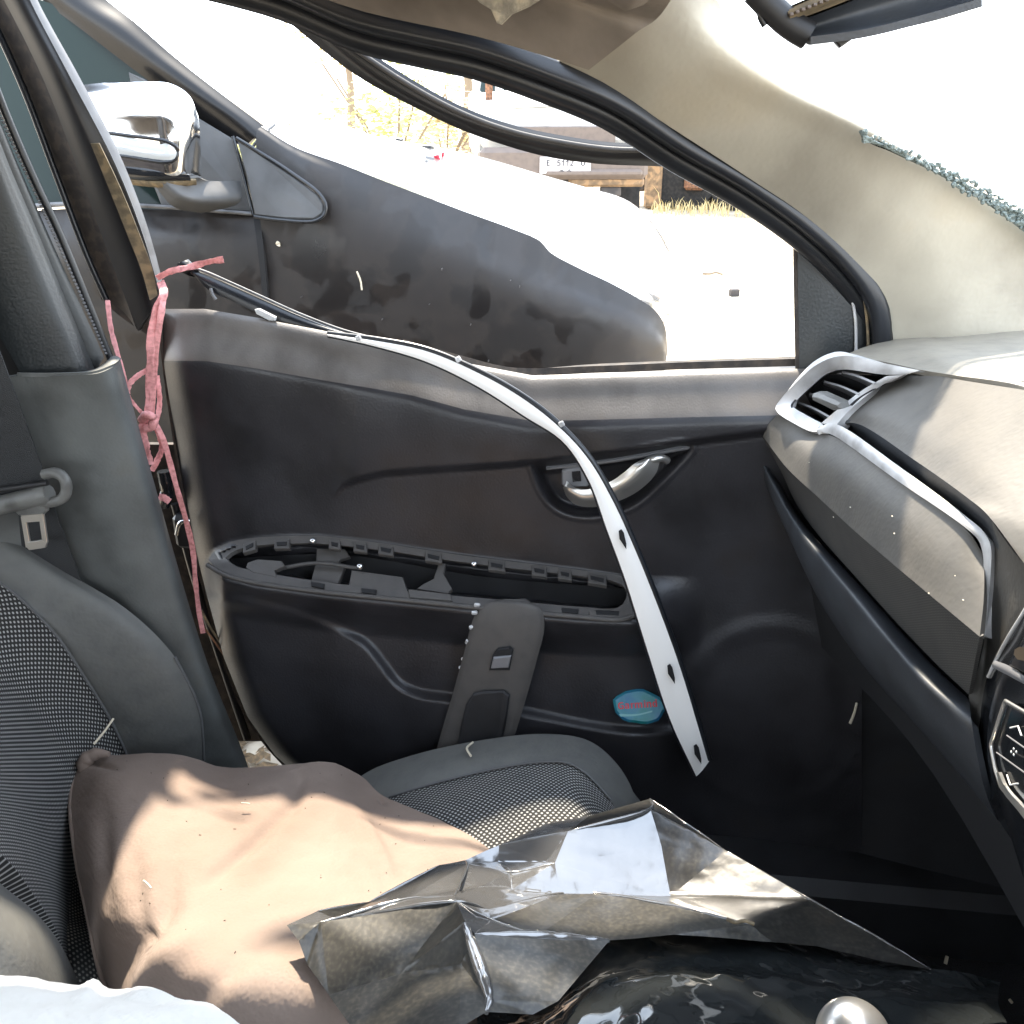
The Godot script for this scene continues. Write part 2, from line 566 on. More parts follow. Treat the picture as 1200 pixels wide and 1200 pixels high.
	mat("truck_tan", Color(0.30, 0.20, 0.115), 0.65, {"map": dusty, "tri": 1.6})
	mat("truck_white", Color(0.72, 0.72, 0.70), 0.5, {"map": grime, "tri": 1.0})
	mat("plate_white", Color(0.66, 0.62, 0.60), 0.5)
	mat("rust", Color(0.26, 0.13, 0.075), 0.85, {"map": dusty, "tri": 5.0})
	mat("bark", Color(0.22, 0.17, 0.12), 0.95)
	mat("leaf_pale", Color(0.46, 0.46, 0.25), 0.8, {"backlight": Color(0.4, 0.42, 0.12)})
	mat("leaf_dry", Color(0.50, 0.43, 0.26), 0.8, {"backlight": Color(0.4, 0.34, 0.16)})
	mat("fallen_leaf", Color(0.20, 0.14, 0.08), 0.9, {"map": dusty, "tri": 14.0})
	mat("dry_grass", Color(0.62, 0.50, 0.26), 0.9, {"backlight": Color(0.4, 0.33, 0.17)})
	mat("bottle_blue", Color(0.03, 0.20, 0.26), 0.4, {"map": ramp_noise(61, 0.02, [[0.0, Color(0.4, 0.9, 0.75)], [0.5, Color(1, 1, 1)], [1.0, Color(0.6, 0.75, 1.0)]], 256), "tri": 7.0, "coat": 0.3})
	mat("bottle_teal", Color(0.12, 0.34, 0.34), 0.35)

func woven_bump() -> ImageTexture:
	var im := Image.create(32, 32, false, Image.FORMAT_RGB8)
	for y in 32:
		for x in 32:
			var g := 0.5 + 0.5 * sin(TAU * x / 16.0) * (1.0 if (y / 8) % 2 else -1.0)
			im.set_pixel(x, y, Color(g, g, g))
	im.bump_map_to_normal_map(3.0)
	return ImageTexture.create_from_image(im)

# ------------------------------------------------------------------ scene
func _ready() -> void:
	var cam := Camera3D.new()
	cam.name = "camera"
	cam.position = eye
	cam.basis = look
	cam.fov = 58.0
	cam.near = 0.02
	cam.far = 900.0
	add_child(cam)
	cam.current = true
	var env := Environment.new()
	env.background_mode = Environment.BG_SKY
	var sm := ProceduralSkyMaterial.new()
	sm.sky_top_color = Color(0.66, 0.71, 0.78)
	sm.sky_horizon_color = Color(0.90, 0.92, 0.93)
	sm.sky_curve = 0.22
	sm.ground_bottom_color = Color(0.6, 0.57, 0.52)
	sm.ground_horizon_color = Color(0.85, 0.84, 0.82)
	sm.sun_angle_max = 20.0
	var sky := Sky.new()
	sky.sky_material = sm
	env.sky = sky
	env.tonemap_mode = Environment.TONE_MAPPER_LINEAR
	env.tonemap_exposure = 8.5
	env.sdfgi_enabled = true
	env.ssao_enabled = true
	env.ssil_enabled = true
	var we := WorldEnvironment.new()
	we.name = "sky"
	we.environment = env
	add_child(we)
	var sun := DirectionalLight3D.new()
	sun.name = "sun"
	sun.light_color = Color(1.0, 0.95, 0.87)
	sun.light_energy = 0.6
	sun.light_angular_distance = 2.0
	sun.shadow_enabled = true
	var to_sun := Vector3(-0.18, 0.76, -0.56)
	sun.look_at_from_position(Vector3.ZERO, -to_sun, Vector3.UP)
	add_child(sun)
	materials()
	yard()
	neighbour_car()
	shell()
	door()
	dashboard()
	seat()
	loose_things()
	background()

# ------------------------------------------------------------------ the ground outside
func yard() -> void:
	var pm := PlaneMesh.new()
	pm.size = Vector2(800, 800)
	pm.subdivide_width = 4; pm.subdivide_depth = 4
	structure("ground", pm, M.ground)

# ------------------------------------------------------------------ the shell of our car
func shell() -> void:
	var car := thing("car_cabin", "hatchback cabin around the viewer, with pale beige windscreen pillar trim and black door opening seals", "car")
	# roof lining: the rail above the passenger door, its torn front edge, up and over to the driver's side
	var rail := joined(V([-1.5, 1.41, -0.86, -0.9, 1.41, -0.87]), P([250, -45, -0.885, 420, 12, -0.875, 560, 43, -0.865, 640, 66, -0.86, 690, 82, -0.86]))
	var r1 := joined(V([-1.5, 1.42, -0.80, -0.9, 1.42, -0.80]), P([400, -50, -0.80, 560, -20, -0.80, 690, 20, -0.805, 742, 41, -0.81]))
	var r2 := joined(V([-1.5, 1.43, -0.74, -0.9, 1.43, -0.74]), P([500, -90, -0.74, 640, -40, -0.755, 720, -10, -0.76, 785, 2, -0.765]))
	var g := loft([rail, r1, r2, V([-1.5, 1.44, -0.4, -0.9, 1.44, -0.4, -0.3, 1.41, -0.4, 0.0, 1.375, -0.4, 0.05, 1.365, -0.4]),
		V([-1.5, 1.40, 0.0, -0.9, 1.41, 0.0, -0.3, 1.40, 0.0, 0.0, 1.375, 0.0, 0.04, 1.365, 0.0]), V([-1.5, 1.30, 0.36, -0.9, 1.33, 0.37, -0.3, 1.31, 0.38, 0.0, 1.29, 0.38])], 60, 40)
	obj("roof_lining", sheet(g, 0.012), M.lining, car)
	var tear := P([548, -12, -0.795, 562, 4, -0.797, 575, 12, -0.80, 582, 28, -0.803, 588, 30, -0.803, 600, 18, -0.80, 622, 8, -0.795, 640, -4, -0.79, 650, -16, -0.785])
	obj("torn_lining", plate(tear, 0.003, 0.001), M.lining_torn, car)
	obj("roof_panel", sheet(loft([V([-1.6, 1.44, -0.93, -0.6, 1.44, -0.93, -0.12, 1.39, -0.93]), V([-1.6, 1.50, -0.3, -0.6, 1.50, -0.3, 0.04, 1.42, -0.4]), V([-1.6, 1.36, 0.44, -0.6, 1.40, 0.44, 0.04, 1.36, 0.42])], 20, 14)), M.body_paint, car)
	# windscreen pillar trim
	var a := [P([650, 74, -0.905, 735, 34, -0.855, 785, -15, -0.835, 820, -50, -0.84]),
		P([728, 112, -0.91, 785, 72, -0.868, 830, 42, -0.852, 862, 36, -0.875]),
		P([790, 152, -0.925, 850, 112, -0.885, 905, 98, -0.868, 945, 106, -0.90]),
		P([872, 205, -0.945, 950, 165, -0.905, 1008, 150, -0.892, 1036, 162, -0.92]),
		P([952, 260, -0.965, 1030, 226, -0.935, 1100, 201, -0.93, 1120, 216, -0.955]),
		P([1012, 322, -0.98, 1095, 285, -0.955, 1200, 256, -0.965, 1225, 275, -0.99]),
		P([1042, 372, -0.99, 1120, 345, -0.968, 1240, 312, -0.985, 1300, 320, -1.01]),
		P([1048, 420, -0.995, 1130, 408, -0.975, 1260, 400, -0.995, 1330, 390, -1.01])]
	g = loft(a, 34, 60)
	obj("windscreen_pillar_trim", sheet(g, 0.006), M.beige_trim, car)
	# seals round the door opening
	var path := spline(joined(V([-1.2, 1.42, -0.90, -0.7, 1.41, -0.905]), P([300, -30, -0.905, 420, 18, -0.905, 500, 37, -0.905, 560, 50, -0.905, 640, 78, -0.91, 720, 112, -0.92, 800, 164, -0.945, 880, 210, -0.965, 950, 260, -0.98, 1000, 308, -0.99, 1026, 345, -0.995, 1037, 390, -1.0, 1036, 450, -1.0])), 120)
	var lobes := PackedVector2Array()
	for i in 22:
		var t := TAU * i / 22
		var r := 0.0135 + 0.0035 * cos(2 * t) + 0.0012 * cos(6 * t)
		lobes.append(Vector2(cos(t), sin(t)) * r)
	obj("door_seal", sweep(path, lobes, Vector3(0.2, 1, 0.5)), M.seal_rubber, car)
	var low := PackedVector3Array()
	for q in path: low.append(q + Vector3(-0.004, -0.018, -0.022))
	obj("door_seal_lip", sweep(low, circle(0.0125, 10, 1.0)), M.seal_rubber, car)
	# highlights along the seal's fine bead, put in as rows of pale dots
	var bead := spline(P([596, 45, -0.898, 640, 58, -0.90, 690, 78, -0.902]), 44)
	var st := start()
	for q in bead:
		box(st, q, Vector3(0.0024, 0.0018, 0.0022), 0.0004)
	bead = spline(P([702, 100, -0.908, 740, 119, -0.918, 770, 140, -0.928]), 24)
	for q in bead:
		box(st, q, Vector3(0.0022, 0.0016, 0.0022), 0.0004)
	obj("seal_highlight_dots", st.commit(), M.seal_grey, car)
	# outer side of the windscreen pillar behind the seal
	obj("pillar_flange", strip(P([560, 62, -0.93, 720, 122, -0.945, 880, 222, -0.985, 1000, 320, -1.01, 1052, 400, -1.02, 1056, 470, -1.02]), P([560, 44, -0.915, 720, 102, -0.93, 880, 202, -0.972, 1000, 302, -0.998, 1050, 378, -1.005, 1058, 470, -1.01]), 50, 0.004, 0.004), M.seal_rubber, car)
	# centre pillar, upper trim with its stitched edge
	g = loft([P([-200, -150, -0.86, -110, 120, -0.875, -50, 300, -0.885, 30, 448, -0.89]), P([-130, -120, -0.875, -40, 130, -0.89, 24, 300, -0.90, 90, 448, -0.905]), P([-80, -80, -0.885, -18, 140, -0.90, 42, 290, -0.915, 108, 446, -0.92]), P([-68, -80, -0.905, -10, 138, -0.915, 50, 286, -0.93, 114, 440, -0.94])], 40, 20)
	obj("centre_pillar_upper_trim", sheet(g, 0.004), M.upper_pillar, car)
	obj("pillar_seal", strip(P([-90, -60, -0.905, -16, 140, -0.915, 44, 285, -0.93, 106, 442, -0.94]), P([-70, -60, -0.92, -6, 126, -0.93, 54, 268, -0.945, 122, 418, -0.955]), 50, 0.008, 0.004), M.upper_pillar, car)
	var edge := spline(P([-68, -60, -0.925, -5, 122, -0.935, 36, 214, -0.945, 64, 276, -0.95, 124, 414, -0.96]), 96)
	st = start()
	for q in edge:
		box(st, q, Vector3(0.0034, 0.0028, 0.004), 0.001, Basis.from_euler(Vector3(0, 0, -0.9)))
	obj("pillar_seal_stitching", st.commit(), M.seal_grey, car)
	obj("pillar_seal_lip", tube(spline(P([-62, -60, -0.93, 0, 116, -0.94, 41, 212, -0.948, 70, 274, -0.955, 131, 424, -0.965]), 50), 0.004), M.seal_rubber, car)
	# centre pillar, lower trim: a broad face that rolls away at its door edge
	g = loft([P([-90, 470, -0.80, -20, 700, -0.83, 60, 900, -0.85, 90, 1050, -0.86]), P([10, 442, -0.865, 60, 640, -0.875, 120, 860, -0.885, 160, 1050, -0.89]), P([70, 440, -0.87, 118, 600, -0.875, 190, 830, -0.885, 235, 1050, -0.89]), P([112, 438, -0.875, 148, 560, -0.885, 218, 800, -0.895, 275, 1020, -0.90]), P([132, 430, -0.895, 170, 560, -0.90, 236, 780, -0.91, 290, 930, -0.92, 310, 1030, -0.92]), P([141, 422, -0.935, 178, 556, -0.94, 240, 768, -0.945, 296, 915, -0.95, 318, 1030, -0.955])], 50, 40)
	obj("centre_pillar_trim", sheet(g, 0.006), M.pillar_plastic, car)
	obj("centre_pillar_trim_top", strip(P([20, 437, -0.868, 70, 437, -0.872, 110, 435, -0.877, 132, 427, -0.897, 142, 420, -0.938]), P([20, 441, -0.90, 70, 441, -0.90, 108, 436, -0.905, 124, 424, -0.92, 130, 418, -0.95]), 30, 0.004, 0.002), M.pillar_plastic, car)
	# pillar's sheet metal behind the trim, the sill, floor and bulkheads
	obj("centre_pillar", sheet(loft([V([-0.86, 1.38, -0.90, -0.72, 0.9, -0.93, -0.70, 0.3, -0.95]), V([-0.72, 1.38, -0.92, -0.60, 0.92, -0.955, -0.57, 0.3, -0.96]), V([-0.72, 1.38, -0.96, -0.60, 0.9, -0.985, -0.57, 0.3, -0.99])], 14, 9, false)), M.frame_black, car)
	obj("sill", a_box(Vector3(-0.1, 0.31, -0.93), Vector3(1.6, 0.12, 0.09), 0.015), M.dark_plastic, car)
	obj("floor", a_box(Vector3(-0.4, 0.26, -0.25), Vector3(2.6, 0.03, 1.32), 0.005), M.carpet, car)
	obj("kick_panel", sheet(loft([P([1000, 560, -0.985, 1010, 760, -0.98, 1000, 960, -0.96, 980, 1100, -0.93]), V([0.5, 0.95, -0.96, 0.5, 0.7, -0.95, 0.5, 0.5, -0.93, 0.5, 0.3, -0.9]), V([0.74, 0.95, -0.94, 0.74, 0.7, -0.92, 0.74, 0.5, -0.88, 0.74, 0.3, -0.85])], 16, 12)), M.dark_plastic, car)
	obj("bulkhead", sheet(loft([V([0.70, 0.98, -0.96, 0.70, 0.98, 0.42]), V([0.76, 0.6, -0.95, 0.76, 0.6, 0.42]), V([0.62, 0.27, -0.92, 0.62, 0.27, 0.42])], 10, 12)), M.carpet, car)
	obj("tunnel", sheet(loft([V([-1.2, 0.28, -0.52, 0.6, 0.28, -0.52]), V([-1.2, 0.46, -0.46, 0.6, 0.5, -0.46]), V([-1.2, 0.48, -0.26, 0.6, 0.52, -0.26]), V([-1.2, 0.28, -0.2, 0.6, 0.28, -0.2])], 12, 12)), M.carpet, car)
	# driver's side: door below the window line, pillars round the open window
	obj("driver_door", a_box(Vector3(-0.2, 0.62, 0.43), Vector3(2.4, 0.66, 0.06), 0.02), M.door_plastic, car)
	obj("driver_pillar", a_box(Vector3(-0.75, 1.15, 0.42), Vector3(0.2, 0.45, 0.05), 0.015), M.upper_pillar, car)
	obj("driver_windscreen_pillar", tube(V([0.0, 1.36, 0.38, 0.3, 1.2, 0.41, 0.62, 0.96, 0.44]), 0.035), M.beige_trim, car)
	obj("windscreen_header", tube(spline(V([-0.01, 1.33, -0.78, 0.06, 1.375, -0.4, 0.06, 1.375, 0.0, 0.0, 1.34, 0.40]), 20), 0.02), M.lining, car)
	obj("rear_wall", a_box(Vector3(-1.62, 0.75, -0.25), Vector3(0.05, 0.95, 1.36), 0.02), M.carpet, car)
	obj("rear_side", a_box(Vector3(-1.2, 0.62, -0.93), Vector3(0.9, 0.68, 0.05), 0.02), M.door_plastic, car)
	obj("bonnet", sheet(loft([V([0.72, 0.98, -0.98, 0.86, 1.0, -0.3, 0.72, 0.98, 0.46]), V([1.1, 0.95, -0.98, 1.2, 0.98, -0.3, 1.1, 0.95, 0.46]), V([1.55, 0.8, -0.85, 1.62, 0.85, -0.3, 1.55, 0.8, 0.36])], 16, 12)), M.body_paint, car)
	# gear lever
	var gl := thing("gear_lever", "satin metal ball of the gear lever rising beside the black plastic sheet", "gear lever", Wx(1000, 1215, 0.15) - Vector3(0, 0.24, 0))
	var kc := Wx(1000, 1216, 0.15)
	var ball := SphereMesh.new()
	ball.radius = 0.021; ball.height = 0.042
	var kn := obj("knob", ball, M.satin_chrome, gl)
	kn.position = kc - gl.position
	obj("shaft", tube(PackedVector3Array([kc, kc + Vector3(0.01, -0.12, 0)]), 0.006), M.chrome, gl)
	var gp := spline(PackedVector3Array([kc + Vector3(0.004, -0.05, 0), kc + Vector3(0.008, -0.11, 0), kc + Vector3(0.01, -0.24, 0)]), 8)
	obj("boot", tube(gp, 0.055, 12, Vector3(1, 0.1, 0), [0.3, 0.45, 0.6, 0.75, 0.85, 0.95, 1.05, 1.15]), M.seat_vinyl, gl)
	# interior mirror, hanging at the top of the windscreen
	var mi := thing("rear_view_mirror", "dark rear view mirror hanging askew at the top right of the windscreen", "mirror", W(1000, 5, -0.44))
	var mz := -0.44
	obj("housing", sheet(loft([P([938, 12, mz, 1000, -12, mz, 1080, -34, mz, 1160, -50, mz]), P([935, 34, mz - 0.012, 1005, 12, mz - 0.012, 1080, -10, mz - 0.012, 1160, -28, mz - 0.012]), P([945, 42, mz - 0.006, 1010, 30, mz - 0.006, 1090, 14, mz - 0.006, 1155, -5, mz - 0.006]), P([950, 43, mz + 0.01, 1015, 34, mz + 0.01, 1090, 15, mz + 0.01, 1150, -2, mz + 0.01])], 24, 14), 0.003), M.dash_lower, mi)
	obj("pale_rim", strip(P([922, 12, mz + 0.004, 960, -2, mz + 0.004, 1010, -22, mz + 0.004]), P([926, 24, mz + 0.004, 965, 8, mz + 0.004, 1014, -12, mz + 0.004]), 20, 0.006, 0.002), M.glue_tan, mi)
	st = start()
	for i in 12:
		var q := W(927, 17, mz + 0.006).lerp(W(1010, -17, mz + 0.006), i / 12.0)
		box(st, q, Vector3(0.0016, 0.0012, 0.004), 0.0003)
	obj("rim_beads", st.commit(), M.truck_brown, mi)
	obj("bracket", tube(spline(P([884, -12, mz, 905, 10, mz, 925, 28, mz, 948, 42, mz]), 14), 0.0055), M.dark_plastic, mi)
	obj("bracket_arm", tube(spline(P([893, 4, mz, 891, 18, mz, 897, 30, mz]), 8), 0.0015), M.seal_rubber, mi)
	obj("glass_fragment", plate(P([972, 42, mz, 985, 56, mz, 1002, 44, mz]), 0.004, 0.001), M.frame_black, mi)
	obj("glass_edge", strip(P([973, 40, mz + 0.002, 1000, 41, mz + 0.002]), P([973, 43, mz + 0.002, 1000, 45, mz + 0.002]), 4, 0.002), M.green_glass, mi)
	# what is left of the windscreen: a jagged rim of green crumbs along the pillar
	var ws := thing("broken_windscreen", "jagged rim of crazed green glass left of the broken windscreen along the beige pillar", "windscreen", W(1100, 205, -0.94))
	var rng := RandomNumberGenerator.new()
	rng.seed = 12
	var hi := spline(P([1010, 152, -0.880, 1018, 160, -0.882, 1046, 174, -0.892, 1100, 199, -0.918, 1150, 224, -0.932, 1200, 252, -0.947, 1280, 300, -0.98]), 70)
	st = start()
	for i in hi.size() - 1:
		var n := 1 + int(i / 12.0)
		for k in n:
			var q := hi[i].lerp(hi[i + 1], rng.randf()) + Vector3(0.003 * k, -0.0055 * k + 0.004 * rng.randf(), 0.003 * rng.randf())
			box(st, q, Vector3(rng.randf_range(0.002, 0.006), rng.randf_range(0.002, 0.005), 0.003), 0.0008, Basis.from_euler(Vector3(rng.randf() * 0.6, rng.randf() * 0.5, rng.randf_range(-1, 0.4))))
	var cr := obj("glass_crumbs", st.commit(), M.green_glass, ws)
	cr.set_meta("kind", "stuff")
	obj("glass_rim", strip(hi, spline(P([1012, 168, -0.881, 1024, 168, -0.884, 1048, 179, -0.894, 1102, 206, -0.920, 1152, 236, -0.934, 1200, 272, -0.949, 1280, 335, -0.98]), 70), 70, 0.004, 0.001), M.green_glass, ws)

# ------------------------------------------------------------------ the passenger door
func seg_y(a: Array, x: float) -> float:               # height of a polyline [x, y, x, y ...] at x
	if x <= a[0]: return a[1]
	for i in range(0, a.size() - 2, 2):
		if x <= a[i + 2]:
			return lerpf(a[i + 1], a[i + 3], (x - a[i]) / (a[i + 2] - a[i]))
	return a[a.size() - 1]

func poly_dist(a: PackedVector2Array, p: Vector2) -> float:   # signed, inside negative
	var d := 1e9
	for i in a.size():
		var q := Geometry2D.get_closest_point_to_segment(p, a[i], a[(i + 1) % a.size()])
		d = minf(d, p.distance_to(q))
	return -d if Geometry2D.is_point_in_polygon(p, a) else d

func line_dist(a: PackedVector2Array, p: Vector2) -> float:
	var d := 1e9
	for i in a.size() - 1:
		d = minf(d, p.distance_to(Geometry2D.get_closest_point_to_segment(p, a[i], a[i + 1])))
	return d

func pv(a: Array) -> PackedVector2Array:
	var o := PackedVector2Array()
	for i in range(0, a.size(), 2): o.append(Vector2(a[i], a[i + 1]))
	return o

func smooth2(p: PackedVector2Array, n: int) -> PackedVector2Array:
	var q := PackedVector3Array()
	for v in p: q.append(Vector3(v.x, v.y, 0))
	var o := PackedVector2Array()
	for v in spline(q, n): o.append(Vector2(v.x, v.y))
	return o

const ARM_TOP := [243, 655, 252, 643, 270, 634, 300, 629, 340, 627, 375, 627, 450, 636, 530, 648, 600, 657, 680, 667, 738, 676]
const ARM_LOW := [243, 664, 262, 674, 300, 684, 380, 695, 450, 702, 520, 709, 600, 717, 680, 724, 735, 726]
var cut_out := PackedVector2Array()
var armrest := PackedVector2Array()
var handle_cup := PackedVector2Array()

func door_base(px: float, py: float) -> float:         # plane of the trim before its relief
	return lerpf(-1.035, -0.985, clampf((px - 190) / 760.0, 0, 1.2)) + 0.03 * smoothstep(650, 900, py)

func door_z(px: float, py: float) -> float:
	var z := door_base(px, py)
	var p := Vector2(px, py)
	var top := seg_y([185, 360, 240, 361, 300, 371, 380, 387, 430, 396, 480, 406, 540, 424, 620, 440, 700, 438, 800, 435, 935, 431, 1010, 430], px)
	var d := py - top
	# rolled top
	z += 0.030 * (sqrt(clampf(d / 62.0, 0, 1)) - 1.0) + 0.012 * smoothstep(20, 70, d) * (1.0 - smoothstep(60, 190, d))
	# crease under the upper bulge
	var cy := seg_y([393, 582, 402, 571, 420, 563, 450, 556, 520, 551, 600, 546, 680, 536, 760, 526, 900, 508, 1010, 495], px)
	var along := smoothstep(385, 420, px)
	z += along * 0.010 * (1.0 - smoothstep(-3, 4, py - cy)) * smoothstep(-150, -20, py - cy)
	z -= along * 0.004 * (1.0 - smoothstep(0, 5, absf(py - cy)))
	# handle cup
	var hd := poly_dist(handle_cup, p)
	z -= 0.028 * smoothstep(5, -9, hd)
	z += 0.002 * (1.0 - smoothstep(0, 4, absf(hd - 7)))
	# armrest swelling out below its opening
	var at := seg_y(ARM_TOP, px)
	var al := seg_y(ARM_LOW, px)
	var reach := smoothstep(238, 262, px) * (1.0 - smoothstep(735, 830, px))
	var f := clampf((py - at) / maxf(al - at, 6.0), 0, 1)
	var out := 0.058 * f
	if py > al:
		out = 0.058 + 0.003 * sin(clampf((py - al) / 12.0, 0, 1) * PI) - 0.030 * smoothstep(8, 46, py - al)
	z += out * reach
	z -= 0.05 * smoothstep(2.5, -3.0, poly_dist(cut_out, p))
	# pressed rib of the lower pocket and the rim of the map pocket
	if py > 670:                                       # ledge of the pressed pocket, then rim of the map pocket
		var ld := line_dist(rib1, p)
		z += 0.011 * (1.0 - smoothstep(770, 840, px)) * smoothstep(-6, 9, ld if py > seg_y(rib_flat, px) else -ld)
	# loudspeaker swelling
	var sd := p.distance_to(Vector2(905, 840))
	z += 0.0022 * (1.0 - smoothstep(104, 126, sd)) - 0.0014 * (1.0 - smoothstep(86, 106, sd))
	return z

var rib1 := PackedVector2Array()
var rib_flat := []

func door() -> void:
	cut_out = smooth2(pv([262, 650, 300, 638, 372, 637, 450, 645, 530, 657, 600, 666, 680, 676, 725, 684, 741, 690, 742, 702, 732, 713, 680, 712, 600, 705, 520, 697, 450, 690, 380, 683, 310, 671, 268, 661, 262, 650]), 60)
	handle_cup = smooth2(pv([628, 548, 720, 537, 806, 525, 796, 538, 772, 562, 742, 588, 706, 600, 672, 600, 650, 590, 636, 570, 628, 548]), 40)
	rib1 = smooth2(pv([200, 690, 250, 696, 290, 702, 330, 711, 370, 723, 405, 737, 432, 755, 452, 780, 468, 800, 490, 811, 530, 817, 580, 826, 640, 838, 700, 850, 750, 855, 790, 851, 830, 836, 870, 815]), 70)
	rib_flat = []
	for q in rib1: rib_flat.append_array([q.x, q.y])
	var d := thing("passenger_door", "black passenger door standing ajar, tied with red string, armrest cover and window missing", "car door", W(560, 900, -0.99))
	var left := [362, 185, 380, 185, 400, 188, 440, 194, 480, 200, 560, 212, 640, 228, 700, 243, 770, 262, 840, 290, 885, 322, 905, 345, 960, 410, 1010, 480]
	var g := []
	for j in 214:
		var row := PackedVector3Array()
		var t := j / 213.0
		for i in 280:
			var u := i / 279.0
			var py0 := lerpf(361, 1010, t)
			var lx := seg_y(left, py0)
			var px := lerpf(lx, 1010, u)
			var top := seg_y([185, 362, 240, 362, 300, 372, 380, 388, 430, 397, 480, 407, 540, 425, 620, 440, 700, 438, 800, 435, 935, 432, 1010, 431], px)
			var py := lerpf(top, 1010, t)
			px = lerpf(seg_y(left, py), 1010, u)
			var z := door_z(px, py)
			z -= 0.022 * pow(1.0 - clampf(u / 0.035, 0, 1), 2.0)      # rear edge rolls away
			row.append(W(px, py, z))
		g.append(row)
	var dn := grid_normals(g)
	obj("door_trim_panel", sheet(g.slice(20), 0.003, dn.slice(20)), M.door_plastic, d)
	obj("door_top_roll", sheet(g.slice(0, 21), 0.003, dn.slice(0, 21)), M.door_top_paler, d)  # top rows of the same trim panel, in a paler colour
	# sheet metal behind the trim
	obj("door_shell", sheet(loft([P([196, 372, -1.075, 480, 412, -1.07, 620, 444, -1.06, 935, 436, -1.05, 1010, 434, -1.05]), P([216, 560, -1.10, 480, 560, -1.09, 935, 560, -1.08, 1010, 560, -1.08]), P([250, 720, -1.10, 480, 720, -1.10, 935, 720, -1.09, 1010, 720, -1.08]), P([330, 880, -1.08, 480, 1000, -1.08, 935, 1000, -1.06, 1010, 1000, -1.06])], 20, 20), 0.02), M.frame_black, d)
	obj("door_jamb", strip(P([150, 520, -1.10, 176, 620, -1.10, 210, 740, -1.10, 250, 866, -1.09]), P([235, 520, -1.12, 262, 640, -1.12, 292, 760, -1.12, 326, 868, -1.11]), 20, 0.01, 0.004), M.dirt_brown, d)
	obj("jamb_ridge", tube(spline(P([205, 590, -1.085, 232, 690, -1.085, 258, 770, -1.085, 290, 866, -1.075]), 20), 0.006), M.frame_black, d)
	obj("door_edge", strip(P([186, 366, -1.04, 200, 480, -1.05, 228, 640, -1.055, 262, 770, -1.055, 290, 840, -1.05, 326, 888, -1.04, 400, 955, -1.03]), P([190, 366, -1.10, 206, 480, -1.11, 234, 640, -1.11, 268, 770, -1.11, 296, 840, -1.10, 330, 884, -1.10, 404, 950, -1.09]), 40, 0.003, 0.002), M.dirt_brown, d)
	# window frame
	g = loft([P([-30, -60, -1.05, 10, 10, -1.055, 52, 96, -1.06, 92, 200, -1.07, 128, 300, -1.08, 162, 388, -1.088]), P([-10, -60, -1.04, 24, 6, -1.045, 69, 93, -1.05, 112, 194, -1.06, 149, 285, -1.07, 176, 366, -1.08]), P([8, -60, -1.045, 36, 4, -1.05, 82, 92, -1.056, 132, 188, -1.066, 164, 270, -1.074, 186, 345, -1.084])], 40, 14)
	var fr := obj("window_frame", sheet(g, 0.006), M.frame_black, d)
	obj("frame_channel", strip(P([-55, -60, -1.075, -14, 10, -1.08, 28, 100, -1.085, 66, 200, -1.09, 104, 300, -1.095, 126, 350, -1.10]), P([-28, -60, -1.055, 12, 10, -1.06, 54, 96, -1.066, 94, 200, -1.076, 130, 300, -1.086, 160, 386, -1.092]), 30, 0.003, -0.004), M.dirt_brown, fr)
	obj("frame_channel_edge", tube(spline(P([-57, -60, -1.07, -16, 10, -1.075, 26, 100, -1.08, 64, 200, -1.085, 102, 300, -1.09, 125, 352, -1.095]), 30), 0.004), M.seal_rubber, fr)
	obj("adhesive_strip", strip(P([106, 168, -1.050, 128, 222, -1.054, 148, 272, -1.058, 166, 318, -1.065, 176, 352, -1.072]), P([116, 168, -1.050, 140, 218, -1.056, 160, 266, -1.061, 178, 314, -1.07, 185, 346, -1.078]), 30, 0.002), M.glue_tan, fr)
	obj("frame_edge", strip(P([10, -60, -1.05, 35, 0, -1.052, 83, 92, -1.058, 133, 188, -1.066, 165, 268, -1.076, 187, 342, -1.085]), P([20, -60, -1.065, 44, 0, -1.067, 93, 90, -1.073, 142, 185, -1.082, 172, 263, -1.09, 193, 338, -1.10]), 40, 0.003, 0.001), M.seal_grey, fr)
	obj("frame_foot", strip(P([118, 350, -1.10, 140, 370, -1.10, 172, 392, -1.095]), P([120, 330, -1.11, 146, 345, -1.11, 184, 365, -1.105]), 12, 0.01, 0.003), M.dirt_brown, fr)
	# upper bar of the frame, running down to the front corner
	var up := P([300, -48, -1.035, 377, 19, -1.04, 467, 83, -1.045, 540, 124, -1.048, 600, 146, -1.05, 660, 159, -1.052, 720, 167, -1.053, 790, 167, -1.05, 850, 176, -1.04, 900, 200, -1.03])
	var mid1 := P([285, -48, -1.03, 360, 21, -1.035, 455, 88, -1.04, 532, 131, -1.043, 596, 153, -1.045, 658, 166, -1.047, 718, 174, -1.048, 790, 174, -1.046, 850, 184, -1.036, 900, 208, -1.028])
	var low := P([240, -48, -1.05, 317, 9, -1.055, 417, 88, -1.06, 490, 128, -1.063, 545, 154, -1.064, 633, 182, -1.065, 700, 192, -1.064, 790, 196, -1.06, 850, 204, -1.05, 930, 238, -1.04])
	var mid2 := P([262, -48, -1.032, 338, 12, -1.037, 436, 90, -1.042, 512, 132, -1.045, 575, 158, -1.047, 645, 176, -1.049, 708, 185, -1.05, 790, 187, -1.048, 850, 196, -1.038, 915, 225, -1.03])
	var bar := obj("window_frame_top", sheet(loft([low, mid2, mid1, up], 70, 14), 0.006), M.frame_black, d)
